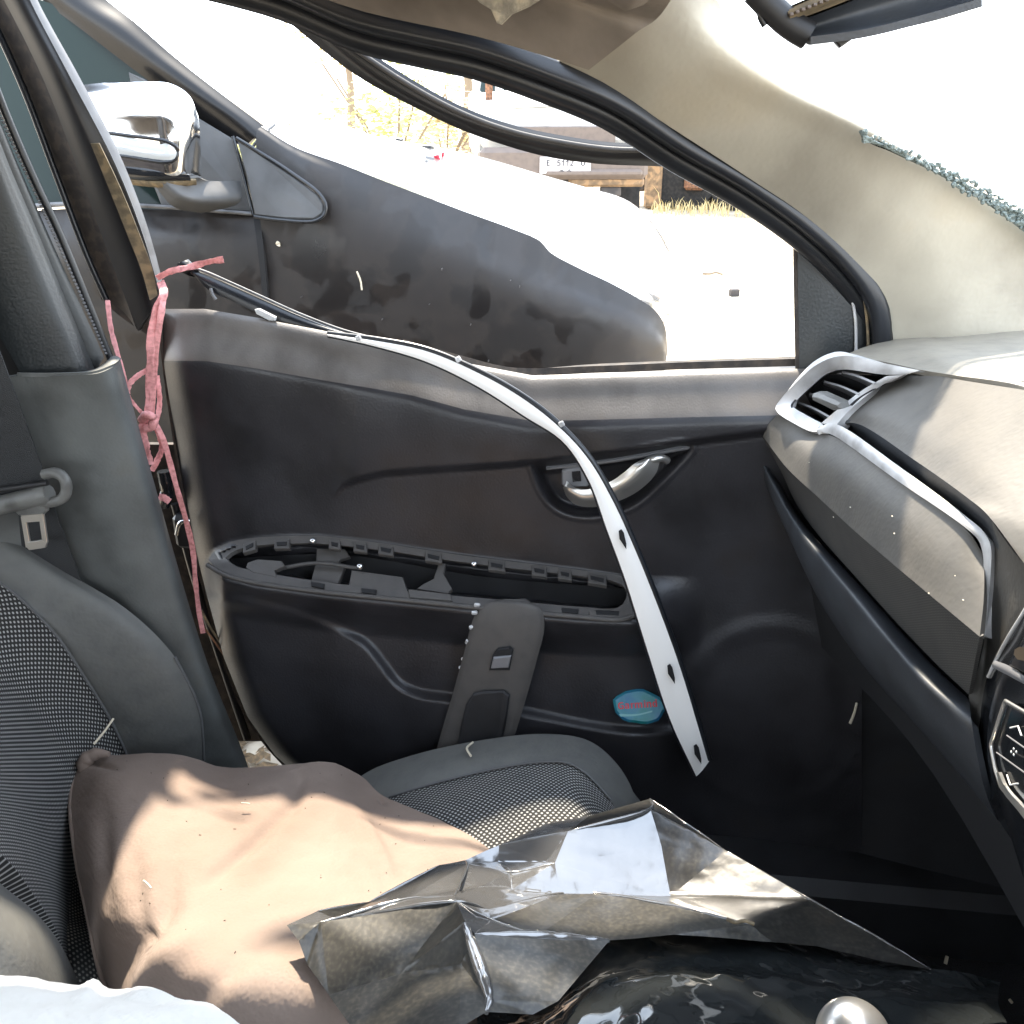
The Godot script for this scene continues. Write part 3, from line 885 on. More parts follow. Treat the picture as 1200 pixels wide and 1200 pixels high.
	obj("glass_run_bead", tube(spline(P([300, -44, -1.028, 375, 26, -1.032, 464, 90, -1.037, 540, 132, -1.04, 600, 154, -1.042, 660, 167, -1.044, 720, 175, -1.045, 790, 175, -1.043]), 60), 0.0028), M.arm_plastic, bar)
	# black sail panel at the front corner
	var sail := obj("sail_panel", sheet(loft([P([931, 232, -1.03, 932, 330, -1.02, 934, 436, -1.01]), P([965, 265, -1.022, 970, 340, -1.012, 972, 436, -1.005]), P([1000, 310, -1.018, 1010, 360, -1.01, 1012, 436, -1.005]), P([1030, 340, -1.02, 1044, 380, -1.015, 1046, 436, -1.01])], 16, 14), 0.01), M.upper_pillar, d)
	obj("sail_panel_edge", tube(spline(P([931, 230, -1.03, 932.5, 330, -1.02, 934.5, 436, -1.01]), 12), 0.0022), M.dirt_brown, sail)
	obj("sail_seal_rib", tube(spline(P([957, 272, -1.018, 978, 300, -1.014, 994, 335, -1.01, 1002, 370, -1.006, 1003, 432, -1.0]), 24), 0.0016), M.silver_paint, sail)
	obj("sail_seal_bead", tube(spline(P([925, 222, -1.005, 975, 262, -1.004, 1000, 300, -1.002, 1012, 345, -1.0, 1017, 390, -0.998, 1017, 434, -0.996]), 24), 0.0016), M.glue_tan, sail)
	# belt line of the window opening
	obj("belt_line_lip", strip(P([470, 404, -1.045, 540, 424, -1.045, 600, 438, -1.04, 700, 437, -1.035, 800, 433, -1.03, 935, 429, -1.02]), P([470, 407, -1.055, 540, 426, -1.055, 600, 440, -1.05, 700, 434, -1.05, 800, 430, -1.045, 935, 425.5, -1.035]), 40, 0.008, 0.001), M.dirt_brown, d)
	# handle
	var h := obj("door_handle", sheet(loft([P([660, 572, -1.004, 664, 582, -1.0, 676, 592, -0.995, 700, 594, -0.99, 728, 586, -0.985, 750, 574, -0.982, 768, 556, -0.982, 774, 538, -0.985]), P([660, 571, -0.99, 668, 578, -0.986, 682, 584, -0.983, 702, 582, -0.980, 722, 574, -0.976, 740, 562, -0.974, 753, 548, -0.974, 760, 538, -0.978]), P([662, 570, -0.985, 672, 573, -0.985, 686, 574, -0.984, 702, 570, -0.982, 718, 563, -0.98, 732, 553, -0.98, 744, 543, -0.98, 757, 537, -0.983])], 34, 8), 0.007), M.satin_chrome, d)
	obj("handle_tip", tube(spline(P([757, 541, -0.985, 766, 538, -0.983, 777, 537, -0.986, 782, 540, -0.99]), 8), 0.0045), M.satin_chrome, h)
	var lk := obj("lock_tab", plate(P([658, 552, -1.0, 664, 549, -1.0, 684, 547, -0.998, 690, 552, -0.998, 692, 567, -0.998, 688, 571, -0.998, 662, 572, -1.0, 658, 568, -1.0]), 0.012, 0.002), M.slat_grey, d)
	obj("lock_mark", plate(P([670, 553, -0.998, 680, 552, -0.997, 681, 564, -0.997, 671, 565, -0.998]), 0.001, 0.0003), M.gloss_black, lk)
	obj("handle_ledge", strip(P([640, 549, -1.0, 720, 539, -0.995, 809, 523, -0.985]), P([640, 551, -1.004, 720, 542, -0.999, 806, 527, -0.99]), 24, 0.004, 0.001), M.slat_grey, d)
	armrest_frame(d)
	# latch in the rear edge
	var la := obj("latch", a_box(W(222, 618, -1.085), Vector3(0.03, 0.05, 0.04), 0.006), M.frame_black, d)
	obj("latch_claw", tube(spline(P([207, 626, -1.04, 212, 612, -1.035, 222, 610, -1.04]), 8), 0.003), M.chrome, la)
	obj("door_check", tube(spline(P([192, 552, -1.05, 196, 575, -1.05, 192, 590, -1.06]), 10), 0.009), M.gloss_black, d)
	var spr := thing("door_cable", "two thin brown wires hanging in the gap behind the door", "wire", W(245, 740, -1.0))
	obj("wire", tube(spline(P([236, 715, -1.0, 248, 738, -1.0, 258, 752, -1.01, 266, 770, -1.02]), 14), 0.0016), M.glue_tan, spr)
	obj("wire", tube(spline(P([239, 735, -1.0, 250, 750, -1.0, 260, 764, -1.01, 270, 778, -1.02]), 14), 0.0013), M.rust, spr)

func on_door(px: float, py: float, lift: float) -> Vector3:
	var at := seg_y(ARM_TOP, px)
	var al := seg_y(ARM_LOW, px)
	var f := clampf((py - at) / maxf(al - at, 6.0), 0, 1)
	return W(px, py, door_base(px, py) + 0.058 * f + lift)

func armrest_frame(d: Node3D) -> void:
	var a := obj("armrest_frame", door_ring(), M.arm_plastic, d)
	# clip slots along the upper and lower lip, and the braces across
	var low := func(px): return seg_y([262, 662, 310, 674, 380, 686, 450, 694, 520, 701, 600, 708, 680, 716, 730, 718], px)
	var top := func(px): return seg_y([262, 646, 300, 635, 375, 633, 450, 641, 530, 653, 600, 662, 680, 672, 738, 682], px)
	for s in [[292, 15], [330, 18], [392, 14], [422, 16], [452, 18], [508, 20], [582, 20], [632, 18], [662, 16], [700, 22]]:
		var x0: float = s[0] - s[1] * 0.5
		var x1: float = s[0] + s[1] * 0.5
		var y0: float = top.call(x0) + 1.5
		var y1: float = top.call(x1) + 1.5
		var q := PackedVector3Array([on_door(x0, y0 - 4, 0.003), on_door(x1, y1 - 4, 0.003), on_door(x1, y1 + 7, 0.005), on_door(x0, y0 + 7, 0.005)])
		var c := obj("clip_slot", plate(q, 0.006, 0.001), M.arm_plastic, a)
		c.name = c.name
		var hole := PackedVector3Array([on_door(x0 + 3, y0 - 1, 0.0045), on_door(x1 - 3, y1 - 1, 0.0045), on_door(x1 - 3.5, y1 + 3.5, 0.0055), on_door(x0 + 3.5, y0 + 3.5, 0.0055)])
		cut(a, hole)
	for s in [[372, 16], [432, 18], [668, 20], [712, 28]]:
		var x0: float = s[0] - s[1] * 0.5
		var x1: float = s[0] + s[1] * 0.5
		var y0: float = low.call(x0)
		var y1: float = low.call(x1)
		cut(a, PackedVector3Array([on_door(x0, y0 - 2, 0.004), on_door(x1, y1 - 2, 0.004), on_door(x1 - 1, y1 + 3, 0.005), on_door(x0 + 1, y0 + 3, 0.005)]))
	# brackets
	var z := 0.0
	for b in [[[290, 659, 302, 655, 330, 657, 334, 663, 322, 668, 324, 676, 296, 671, 288, 665], 0.002],
			[[371, 643, 404, 643, 410, 652, 398, 656, 396, 662, 404, 664, 396, 684, 364, 682, 370, 660], -0.012],
			[[412, 668, 472, 676, 478, 694, 456, 698, 408, 690], 0.0],
			[[514, 660, 522, 660, 520, 672, 530, 690, 524, 696, 488, 690, 496, 684, 508, 678], -0.006],
			[[478, 690, 528, 696, 530, 704, 480, 700], 0.004],
			[[690, 716, 712, 716, 736, 706, 742, 690, 750, 700, 746, 718, 730, 726, 690, 724], 0.004]]:
		var pts := PackedVector3Array()
		for i in range(0, b[0].size(), 2):
			pts.append(on_door(b[0][i], b[0][i + 1], b[1]))
		obj("clip_bracket", plate(pts, 0.007, 0.001), M.arm_plastic, a)
	obj("cross_rod", tube(spline(PackedVector3Array([on_door(330, 666, -0.008), on_door(370, 660, -0.006), on_door(420, 666, -0.006)]), 10), 0.0025), M.arm_plastic, a)
	for s in [[367, 634], [556, 661], [422, 664]]:
		var ball := SphereMesh.new()
		ball.radius = 0.0045; ball.height = 0.009
		ball.radial_segments = 12; ball.rings = 6
		var sc := obj("screw", ball, M.chrome, a)
		sc.position += on_door(s[0], s[1], 0.004)
	obj("armrest_lip", tube(spline(lip_line(), 60), 0.0032), M.arm_plastic, a)
	# a near-black sheet as the floor of the well
	obj("well_floor", sheet(loft([P([262, 655, -1.04, 400, 650, -1.035, 560, 675, -1.03, 735, 690, -1.02]), P([262, 668, -1.03, 400, 690, -1.02, 560, 706, -1.01, 735, 716, -1.0])], 20, 6)), M.pit_black, a)

func cut(a: Node3D, q: PackedVector3Array) -> void:
	obj("slot_hole", plate(q, 0.003, 0.0004), M.pit_black, a)

func lip_line() -> PackedVector3Array:
	var o := PackedVector3Array()
	for p in [[243, 662], [262, 673], [300, 683], [380, 694], [450, 701], [520, 708], [600, 716], [680, 723], [728, 726], [747, 719], [750, 704]]:
		o.append(on_door(p[0], p[1], 0.002))
	return o

func door_ring() -> ArrayMesh:        # the flat ring round the armrest opening
	var outer := smooth2(pv([244, 656, 252, 644, 270, 635, 300, 630, 340, 628, 375, 628, 450, 637, 530, 649, 600, 658, 680, 668, 735, 677, 750, 690, 748, 712, 735, 725, 680, 723, 600, 716, 520, 708, 450, 701, 380, 694, 300, 683, 262, 673, 244, 656]), 120)
	var inner := smooth2(pv([264, 654, 270, 648, 282, 643, 304, 639, 340, 637, 375, 637, 450, 645, 530, 657, 600, 666, 680, 675, 722, 682, 734, 690, 733, 703, 724, 712, 680, 711, 600, 704, 520, 697, 450, 690, 380, 682, 310, 671, 276, 663, 264, 654]), 120)
	var a := PackedVector3Array()
	var b := PackedVector3Array()
	for i in 120:
		a.append(on_door(outer[i].x, outer[i].y, 0.002))
		b.append(on_door(inner[i].x, inner[i].y, 0.001))
	var g := []
	for k in 3:
		var row := PackedVector3Array()
		for i in 120: row.append(a[i].lerp(b[i], k / 2.0))
		g.append(row)
	return sheet(g, 0.005)

# ------------------------------------------------------------------ dashboard
func dashboard() -> void:
	var d := thing("dashboard", "dusty grey dashboard with a silver trimmed air vent and a long silver trim line", "dashboard", Vector3(0.3, 0.5, -0.45))
	# top
	var r0 := joined(PX([990, 416, 0.222, 1015, 406, 0.248, 1062, 394, 0.295, 1100, 389, 0.335, 1200, 387, 0.40]), V([0.56, 1.045, -0.7, 0.6, 1.05, -0.3, 0.56, 1.04, 0.4]))
	var rm := joined(PX([988, 416, 0.214, 1022, 412, 0.240, 1070, 410, 0.268, 1110, 414, 0.285, 1200, 426, 0.33]), V([0.40, 1.065, -0.6, 0.42, 1.07, -0.3, 0.42, 1.06, 0.4]))
	var r1 := joined(PX([986, 417, 0.210, 1030, 423, 0.236, 1077, 433, 0.255, 1120, 440, 0.268, 1200, 453, 0.29]), V([0.31, 1.065, -0.58, 0.31, 1.07, -0.3, 0.30, 1.06, 0.4]))
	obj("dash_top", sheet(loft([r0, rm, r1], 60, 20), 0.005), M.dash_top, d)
	obj("dash_seam", strip(PX([986, 417, 0.216, 1030, 423, 0.242, 1077, 433, 0.261, 1200, 453, 0.296, 1330, 477, 0.32]), PX([990, 423, 0.222, 1030, 429, 0.248, 1072, 439, 0.267, 1200, 459, 0.302, 1330, 483, 0.324]), 40, 0.004), M.pit_black, d)
	# upper pad with its undercut lower band
	var crease := PX([983, 497, 0.208, 1003, 496, 0.215, 1073, 540, 0.226, 1132, 582, 0.233, 1157, 603, 0.236, 1200, 660, 0.243])
	var u := [PX([1062, 438, 0.254, 1085, 438, 0.260, 1130, 446, 0.270, 1200, 457, 0.286, 1260, 467, 0.297, 1330, 483, 0.312]), PX([1028, 456, 0.236, 1060, 460, 0.244, 1125, 482, 0.256, 1180, 505, 0.266, 1240, 530, 0.277, 1330, 570, 0.292]), PX([996, 481, 0.217, 1030, 482, 0.226, 1110, 526, 0.239, 1160, 560, 0.246, 1215, 600, 0.255, 1310, 660, 0.27]), crease]
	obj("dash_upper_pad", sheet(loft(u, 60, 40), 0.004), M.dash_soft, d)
	obj("dash_upper_band", sheet(loft([crease, PX([983, 500, 0.212, 993, 505, 0.219, 1057, 549, 0.233, 1132, 604, 0.245, 1156, 626, 0.248, 1175, 680, 0.250])], 60, 8, false), 0.003), M.dash_lower, d)  # shade of the undercut put into a darker colour
	obj("dash_side_pad", sheet(loft([PX([1157, 603, 0.237, 1160, 630, 0.247, 1163, 680, 0.250, 1157, 745, 0.254]), PX([1200, 660, 0.240, 1195, 680, 0.244, 1185, 715, 0.247, 1166, 765, 0.253]), PX([1260, 700, 0.25, 1230, 705, 0.248, 1200, 735, 0.250, 1157, 795, 0.254])], 24, 14)), M.dash_soft, d)
	# lower pad: the lid of the glove box
	var fold := PX([894, 511, 0.154, 921, 547, 0.170, 958, 582, 0.188, 1015, 634, 0.203, 1093, 700, 0.220, 1148, 746, 0.233])
	var l := [PX([911, 486, 0.163, 950, 507, 0.190, 976, 511, 0.201, 1054, 565, 0.221, 1132, 620, 0.238, 1153, 650, 0.244]), PX([900, 498, 0.157, 936, 524, 0.179, 970, 545, 0.193, 1038, 598, 0.211, 1114, 660, 0.228, 1153, 698, 0.239]), fold]
	var gb := obj("glove_box_lid", sheet(loft(l, 70, 30), 0.004), M.dash_soft, d)
	obj("glove_box_band", sheet(loft([fold, PX([895, 519, 0.160, 913, 548, 0.176, 934, 592, 0.193, 1015, 690, 0.216, 1093, 774, 0.236, 1135, 814, 0.246])], 70, 8, false), 0.003), M.dash_weave, gb)
	# flank between the pads and the centre stack
	obj("dash_flank", sheet(loft([PX([1152, 640, 0.247, 1154, 690, 0.25, 1154, 745, 0.254, 1147, 780, 0.252, 1135, 816, 0.25]), PX([1160, 650, 0.252, 1163, 700, 0.254, 1158, 750, 0.256, 1152, 795, 0.254, 1140, 850, 0.252]), PX([1182, 720, 0.254, 1176, 745, 0.254, 1166, 770, 0.253, 1156, 800, 0.252, 1146, 862, 0.25])], 24, 10)), M.dash_soft, d)
	# knee bolster below
	var b := [PX([893, 522, 0.168, 911, 552, 0.184, 931, 596, 0.200, 1015, 694, 0.222, 1093, 779, 0.242, 1136, 820, 0.252]), PX([890, 528, 0.157, 908, 564, 0.171, 932, 608, 0.184, 1010, 706, 0.206, 1086, 795, 0.226, 1138, 842, 0.239]), PX([891, 545, 0.158, 909, 585, 0.171, 938, 634, 0.185, 1012, 730, 0.206, 1084, 815, 0.226, 1144, 880, 0.242]), PX([896, 566, 0.168, 916, 610, 0.180, 942, 664, 0.194, 1010, 760, 0.215, 1080, 845, 0.236, 1154, 925, 0.253]), PX([905, 590, 0.20, 930, 640, 0.214, 958, 700, 0.228, 1016, 785, 0.248, 1092, 870, 0.272, 1168, 960, 0.292])]
	obj("knee_bolster", sheet(loft(b, 60, 34), 0.004), M.dash_lower, d)
	obj("dash_underside", sheet(loft([PX([905, 590, 0.202, 930, 640, 0.216, 958, 700, 0.23, 1016, 785, 0.25, 1092, 870, 0.274, 1168, 960, 0.294]), V([0.6, 0.72, -0.95, 0.6, 0.70, -0.9, 0.6, 0.67, -0.8, 0.6, 0.64, -0.65, 0.6, 0.62, -0.5, 0.6, 0.6, -0.42])], 20, 6)), M.dark_plastic, d)
	# the part beyond the right edge of the picture, towards the steering wheel
	obj("dash_driver_side", sheet(loft([V([0.31, 1.06, -0.55, 0.32, 1.065, -0.2, 0.31, 1.05, 0.4]), V([0.25, 0.98, -0.52, 0.26, 0.99, -0.2, 0.26, 0.98, 0.4]), V([0.26, 0.85, -0.42, 0.27, 0.85, -0.2, 0.27, 0.85, 0.4]), V([0.32, 0.62, -0.42, 0.34, 0.6, -0.2, 0.34, 0.6, 0.4]), V([0.62, 0.5, -0.45, 0.64, 0.48, -0.2, 0.64, 0.48, 0.4])], 20, 20)), M.dash_soft, d)
	obj("dash_core", sheet(loft([V([0.19, 0.985, -0.99, 0.29, 1.03, -0.8, 0.31, 1.045, -0.45]), V([0.20, 0.85, -0.99, 0.285, 0.85, -0.8, 0.30, 0.85, -0.4]), V([0.25, 0.66, -0.97, 0.30, 0.68, -0.75, 0.32, 0.7, -0.4])], 12, 8)), M.pit_black, d)
	# silver frame of the vent running out into the trim line
	var outer := PX([1078, 434, 0.250, 1038, 426, 0.233, 992, 417, 0.211, 975, 419, 0.200, 956, 428, 0.188, 937, 444, 0.177, 914, 469, 0.164, 909, 477, 0.161, 913, 485, 0.163, 936, 499, 0.179, 949, 505, 0.187, 966, 506, 0.196])
	var inner := PX([1062, 439, 0.244, 1037, 439, 0.233, 990, 433, 0.213, 977, 435, 0.207, 966, 440, 0.200, 954, 450, 0.192, 931, 472, 0.177, 929, 476, 0.175, 932, 479, 0.177, 946, 487, 0.187, 955, 492, 0.192, 964, 496, 0.197])
	var vent := obj("air_vent", strip(outer, inner, 90, 0.006, 0.0006, 6), M.silver_paint, d)
	obj("vent_reveal", strip(inner, PX([1060, 441, 0.262, 1036, 442, 0.252, 990, 437, 0.232, 979, 438, 0.226, 969, 443, 0.220, 957, 452, 0.212, 936, 472, 0.198, 934, 475, 0.196, 936, 477, 0.197, 949, 484, 0.206, 958, 489, 0.211, 966, 493, 0.216]), 90, 0.002), M.frame_black, vent)
	obj("vent_bar", strip(PX([1060, 439, 0.2435, 1026, 456, 0.229, 995, 481, 0.212, 980, 498, 0.203]), PX([1038, 441, 0.2335, 1008, 459, 0.219, 980, 481, 0.204, 962, 496, 0.1955]), 30, 0.012, 0.0004), M.silver_paint, vent)
	obj("vent_bar_slot", strip(PX([1026, 455, 0.226, 1010, 464, 0.2175, 998, 475, 0.211]), PX([1022, 456, 0.224, 1004, 467, 0.2145, 995, 475, 0.2095]), 12, 0.001), M.pit_black, vent)
	obj("vent_cavity", sheet(loft([PX([1064, 437, 0.29, 985, 430, 0.255, 930, 472, 0.225]), PX([1040, 445, 0.28, 985, 465, 0.25, 935, 482, 0.225]), PX([1030, 446, 0.27, 1000, 470, 0.25, 962, 499, 0.235])], 14, 8)), M.pit_black, vent)
	for q in [[986, 437, 1024, 450], [965, 448, 1006, 463], [948, 462, 988, 478], [934, 472, 972, 490]]:
		var z0 := lerpf(0.183, 0.213, (q[0] - 934) / 52.0)
		var z1 := lerpf(0.202, 0.226, (q[2] - 972) / 52.0)
		obj("vent_slat", strip(PX([q[0], q[1], z0, (q[0] + q[2]) * 0.5, (q[1] + q[3]) * 0.5 - 1.5, (z0 + z1) * 0.5, q[2], q[3], z1]), PX([q[0] + 2, q[1] + 6, z0 + 0.02, (q[0] + q[2]) * 0.5 + 1, (q[1] + q[3]) * 0.5 + 5, (z0 + z1) * 0.5 + 0.02, q[2], q[3] + 7, z1 + 0.02]), 10, 0.002, 0.001), M.slat_grey, vent)
	obj("vent_tab", plate(PX([950, 462, 0.181, 958, 462, 0.185, 982, 473, 0.197, 984, 480, 0.199, 974, 482, 0.195, 951, 470, 0.183]), 0.01, 0.003), M.belt_plastic, vent)
	obj("trim_line", strip(PX([957, 503, 0.190, 968, 497, 0.197, 980, 497, 0.202, 1054, 547, 0.221, 1132, 605, 0.237, 1154, 625, 0.241, 1161, 641, 0.243, 1160, 684, 0.246, 1155, 746, 0.250]), PX([957, 505, 0.190, 966, 507, 0.196, 976, 510, 0.200, 1054, 565, 0.219, 1132, 619, 0.235, 1147, 634, 0.239, 1152, 652, 0.241, 1152, 690, 0.245, 1153.5, 746, 0.250]), 90, 0.006, 0.0012, 6), M.silver_paint, d)
	# centre stack
	var s := obj("centre_stack", sheet(loft([PX([1210, 690, 0.245, 1185, 745, 0.247, 1168, 772, 0.248, 1156, 796, 0.25, 1148, 850, 0.252, 1150, 900, 0.258, 1170, 960, 0.27, 1230, 1040, 0.29]), PX([1230, 690, 0.235, 1200, 750, 0.238, 1180, 785, 0.240, 1166, 815, 0.241, 1158, 860, 0.243, 1162, 910, 0.249, 1184, 960, 0.262, 1235, 1030, 0.285]), V([0.235, 1.0, -0.40, 0.235, 0.95, -0.38, 0.235, 0.92, -0.36, 0.24, 0.88, -0.35, 0.245, 0.84, -0.34, 0.25, 0.80, -0.33, 0.26, 0.76, -0.32, 0.28, 0.70, -0.31])], 40, 20, false), 0.003), M.gloss_black, d)
	obj("stack_edge", tube(spline(PX([1215, 690, 0.242, 1200, 717, 0.243, 1182, 746, 0.244, 1168, 772, 0.246, 1158, 793, 0.248]), 20), 0.0011), M.silver_paint, s)
	var px := 0.2395
	obj("radio_corner", plate(PX([1212, 735, px - 0.006, 1186, 772, px - 0.006, 1184, 780, px - 0.006, 1205, 792, px - 0.006, 1240, 800, px - 0.006]), 0.008, 0.001), M.frame_black, s)
	obj("radio_screw", tube(PX([1197, 766, px - 0.008, 1199, 767, px - 0.004]), 0.004), M.chrome, s)
	obj("radio_ledge", strip(PX([1166, 774, px - 0.004, 1182, 780, px - 0.005, 1205, 795, px - 0.005, 1240, 812, px - 0.005]), PX([1163, 782, px - 0.004, 1178, 790, px - 0.005, 1203, 803, px - 0.005, 1240, 820, px - 0.005]), 14, 0.004, 0.001), M.slat_grey, s)
	# climate panel with silver rim and printed keys
	var rim := PX([1230, 850, px - 0.008, 1200, 834, px - 0.008, 1178, 821, px - 0.008, 1170, 845, px - 0.007, 1161, 873, px - 0.006, 1166, 900, px - 0.005, 1173, 922, px - 0.004, 1196, 950, px - 0.002, 1225, 985, px])
	var keys := obj("climate_panel", plate(PX([1260, 868, px - 0.006, 1200, 836, px - 0.006, 1179, 824, px - 0.006, 1171, 846, px - 0.005, 1163, 873, px - 0.004, 1168, 899, px - 0.003, 1175, 920, px - 0.002, 1198, 947, px, 1260, 1010, px + 0.002]), 0.005, 0.001), M.gloss_black, s)
	obj("panel_rim", tube(spline(rim, 60, false), 0.0012), M.satin_chrome, s)
	obj("panel_rim_foot", strip(PX([1170, 905, px - 0.006, 1178, 923, px - 0.005, 1198, 945, px - 0.003, 1225, 978, px]), PX([1167, 905, px - 0.006, 1172, 923, px - 0.005, 1195, 953, px - 0.003, 1222, 990, px]), 14, 0.002), M.satin_chrome, s)
	for line in [[1184, 853, 1193, 851, 1197, 862], [1180, 908, 1184, 920, 1193, 918], [1168, 882, 1200, 905, 1215, 915], [1180, 862, 1200, 876, 1215, 886]]:
		var pts := PackedVector3Array()
		for i in range(0, line.size(), 2): pts.append(Wx(line[i], line[i + 1], px - 0.0085))
		obj("key_print" if line[0] != 1168 and line[5] != 886 else "key_gap", tube(pts, 0.0005), M.print_white if line[5] < 886 and line[0] != 1168 or line[1] == 908 else M.slat_grey, s)
	var st := start()
	for k in [[0, -3.4], [0, 3.4], [-3, 0], [3, 0]]:
		box(st, Wx(1188 + k[0], 881 + k[1], px - 0.0085), Vector3(0.0006, 0.0014, 0.0014), 0.0003)
	obj("fan_symbol", st.commit(), M.print_white, s)
	# dust specks and chips lying on the pads
	var rng := RandomNumberGenerator.new()
	rng.seed = 77
	st = start()
	for i in 8:
		var t := rng.randf()
		var x := lerpf(935, 1140, t) + rng.randf_range(-10, 10)
		var y := lerpf(530, 700, t) + rng.randf_range(-30, 40)
		var z := lerpf(0.176, 0.226, t) - 0.003
		box(st, Wx(x, y, z), Vector3(0.0008, rng.randf_range(0.0004, 0.0010), rng.randf_range(0.0004, 0.0015)), 0.0002)
	obj("dust_specks", st.commit(), M.straw, gb).set_meta("kind", "stuff")

# ------------------------------------------------------------------ passenger seat
func seat() -> void:
	var s := thing("passenger_seat", "black passenger seat in dotted cloth with grey vinyl bolsters", "car seat", Vector3(-0.2, 0.3, -0.68))
	# backrest: far bolster, cloth middle, near bolster
	var far := [P([-140, 470, -0.855, -40, 590, -0.86, 60, 660, -0.862, 150, 715, -0.866, 205, 770, -0.872, 234, 830, -0.878, 240, 890, -0.884, 238, 960, -0.89]),
		P([-140, 510, -0.838, -40, 610, -0.842, 50, 670, -0.844, 130, 725, -0.848, 185, 785, -0.854, 212, 840, -0.860, 220, 890, -0.866, 218, 960, -0.87]),
		P([-140, 560, -0.822, -50, 640, -0.826, 40, 705, -0.829, 100, 760, -0.833, 150, 820, -0.839, 180, 860, -0.846, 190, 900, -0.851, 188, 960, -0.856]),
		P([-140, 590, -0.815, -60, 655, -0.82, 10, 690, -0.822, 62, 740, -0.826, 100, 795, -0.83, 132, 848, -0.836, 152, 892, -0.84, 160, 960, -0.85])]
	obj("far_bolster", sheet(loft(far, 46, 24), 0.01), M.seat_vinyl, s)
	var mid := [far[3], P([-140, 640, -0.77, -60, 720, -0.772, 0, 780, -0.775, 50, 840, -0.778, 90, 890, -0.78, 110, 940, -0.785, 112, 1000, -0.79]),
		P([-160, 760, -0.66, -80, 830, -0.662, -20, 880, -0.665, 30, 930, -0.668, 62, 980, -0.67, 84, 1040, -0.675, 92, 1100, -0.68]),
		P([-170, 880, -0.57, -100, 930, -0.565, -40, 970, -0.555, 10, 1010, -0.552, 40, 1050, -0.555, 70, 1100, -0.565, 80, 1170, -0.575])]
	obj("backrest", sheet(loft(mid, 60, 40), 0.03), M.seat_cloth, s)
	var rib := [P([96, 905, -0.80, 86, 960, -0.75, 70, 1010, -0.70, 56, 1060, -0.64, 52, 1100, -0.60, 56, 1160, -0.57]), P([100, 915, -0.79, 100, 970, -0.745, 96, 1020, -0.70, 98, 1070, -0.645, 106, 1110, -0.60, 112, 1160, -0.57]), P([110, 930, -0.80, 108, 975, -0.755, 110, 1025, -0.71, 116, 1075, -0.655, 124, 1115, -0.61, 130, 1160, -0.58])]
	obj("ribbed_cloth_fold", sheet(loft(rib, 30, 12), 0.004), M.seat_rib, s)
	var near := [P([-150, 900, -0.55, -60, 975, -0.545, 0, 1035, -0.54, 40, 1068, -0.54, 70, 1105, -0.545, 96, 1160, -0.55]), P([-150, 960, -0.49, -60, 1020, -0.485, 0, 1075, -0.482, 36, 1110, -0.484, 60, 1145, -0.49, 80, 1190, -0.495]), P([-150, 1080, -0.45, -60, 1120, -0.445, 0, 1150, -0.445, 30, 1180, -0.446, 50, 1200, -0.45, 70, 1240, -0.455])]
	obj("near_bolster", sheet(loft(near, 30, 16), 0.012), M.seat_vinyl, s)
	# the body of the backrest behind, and its seams
	obj("backrest_body", sheet(loft([V([-0.99, 1.0, -0.86, -0.86, 0.8, -0.88, -0.7, 0.55, -0.89, -0.6, 0.42, -0.9]), V([-1.06, 1.0, -0.66, -0.9, 0.8, -0.66, -0.74, 0.55, -0.66, -0.66, 0.42, -0.66]), V([-0.98, 1.0, -0.46, -0.84, 0.8, -0.45, -0.68, 0.55, -0.44, -0.6, 0.42, -0.44])], 16, 14), 0.01), M.seat_vinyl, s)
	obj("piping", tube(spline(P([-20, 672, -0.815, 10, 690, -0.816, 62, 740, -0.82, 100, 795, -0.824, 132, 848, -0.83, 152, 892, -0.834]), 40), 0.0016), M.seam_thread, s)
	obj("piping", tube(spline(P([205, 770, -0.871, 233, 830, -0.877, 239, 890, -0.883]), 20), 0.0018), M.seam_thread, s)
	# cushion
	var wide := [P([370, 960, -0.87, 425, 908, -0.888, 480, 886, -0.892, 560, 868, -0.895, 640, 860, -0.89, 690, 868, -0.875, 722, 894, -0.85, 742, 928, -0.82, 748, 960, -0.79]),
		P([370, 980, -0.83, 440, 922, -0.85, 500, 902, -0.85, 570, 886, -0.852, 636, 880, -0.848, 680, 886, -0.835, 706, 906, -0.815, 728, 936, -0.79, 735, 965, -0.765]),
		P([380, 990, -0.81, 456, 935, -0.825, 520, 916, -0.825, 580, 902, -0.826, 634, 894, -0.822, 668, 896, -0.81, 690, 910, -0.796, 716, 938, -0.775, 726, 970, -0.755]),
		]
	obj("cushion_bolster", sheet(loft(wide, 60, 20), 0.008), M.seat_vinyl, s)
	var cen := [wide[2], P([380, 1020, -0.74, 470, 970, -0.755, 530, 950, -0.757, 590, 938, -0.757, 640, 932, -0.758, 672, 934, -0.758, 692, 945, -0.755, 712, 965, -0.75, 722, 990, -0.745]),
		P([380, 1080, -0.68, 480, 1040, -0.68, 540, 1020, -0.68, 600, 1008, -0.69, 650, 1003, -0.69, 690, 1005, -0.69, 712, 1015, -0.685, 730, 1035, -0.675, 738, 1060, -0.67]),
		P([380, 1190, -0.57, 480, 1150, -0.58, 560, 1130, -0.58, 620, 1120, -0.59, 660, 1118, -0.59, 700, 1120, -0.59, 730, 1130, -0.59, 750, 1150, -0.58, 760, 1180, -0.57])]
	obj("cushion", sheet(loft(cen, 60, 40), 0.02), M.seat_cloth, s)
	obj("cushion_base", a_box(Vector3(-0.24, 0.42, -0.66), Vector3(0.46, 0.16, 0.38), 0.04), M.carpet, s)
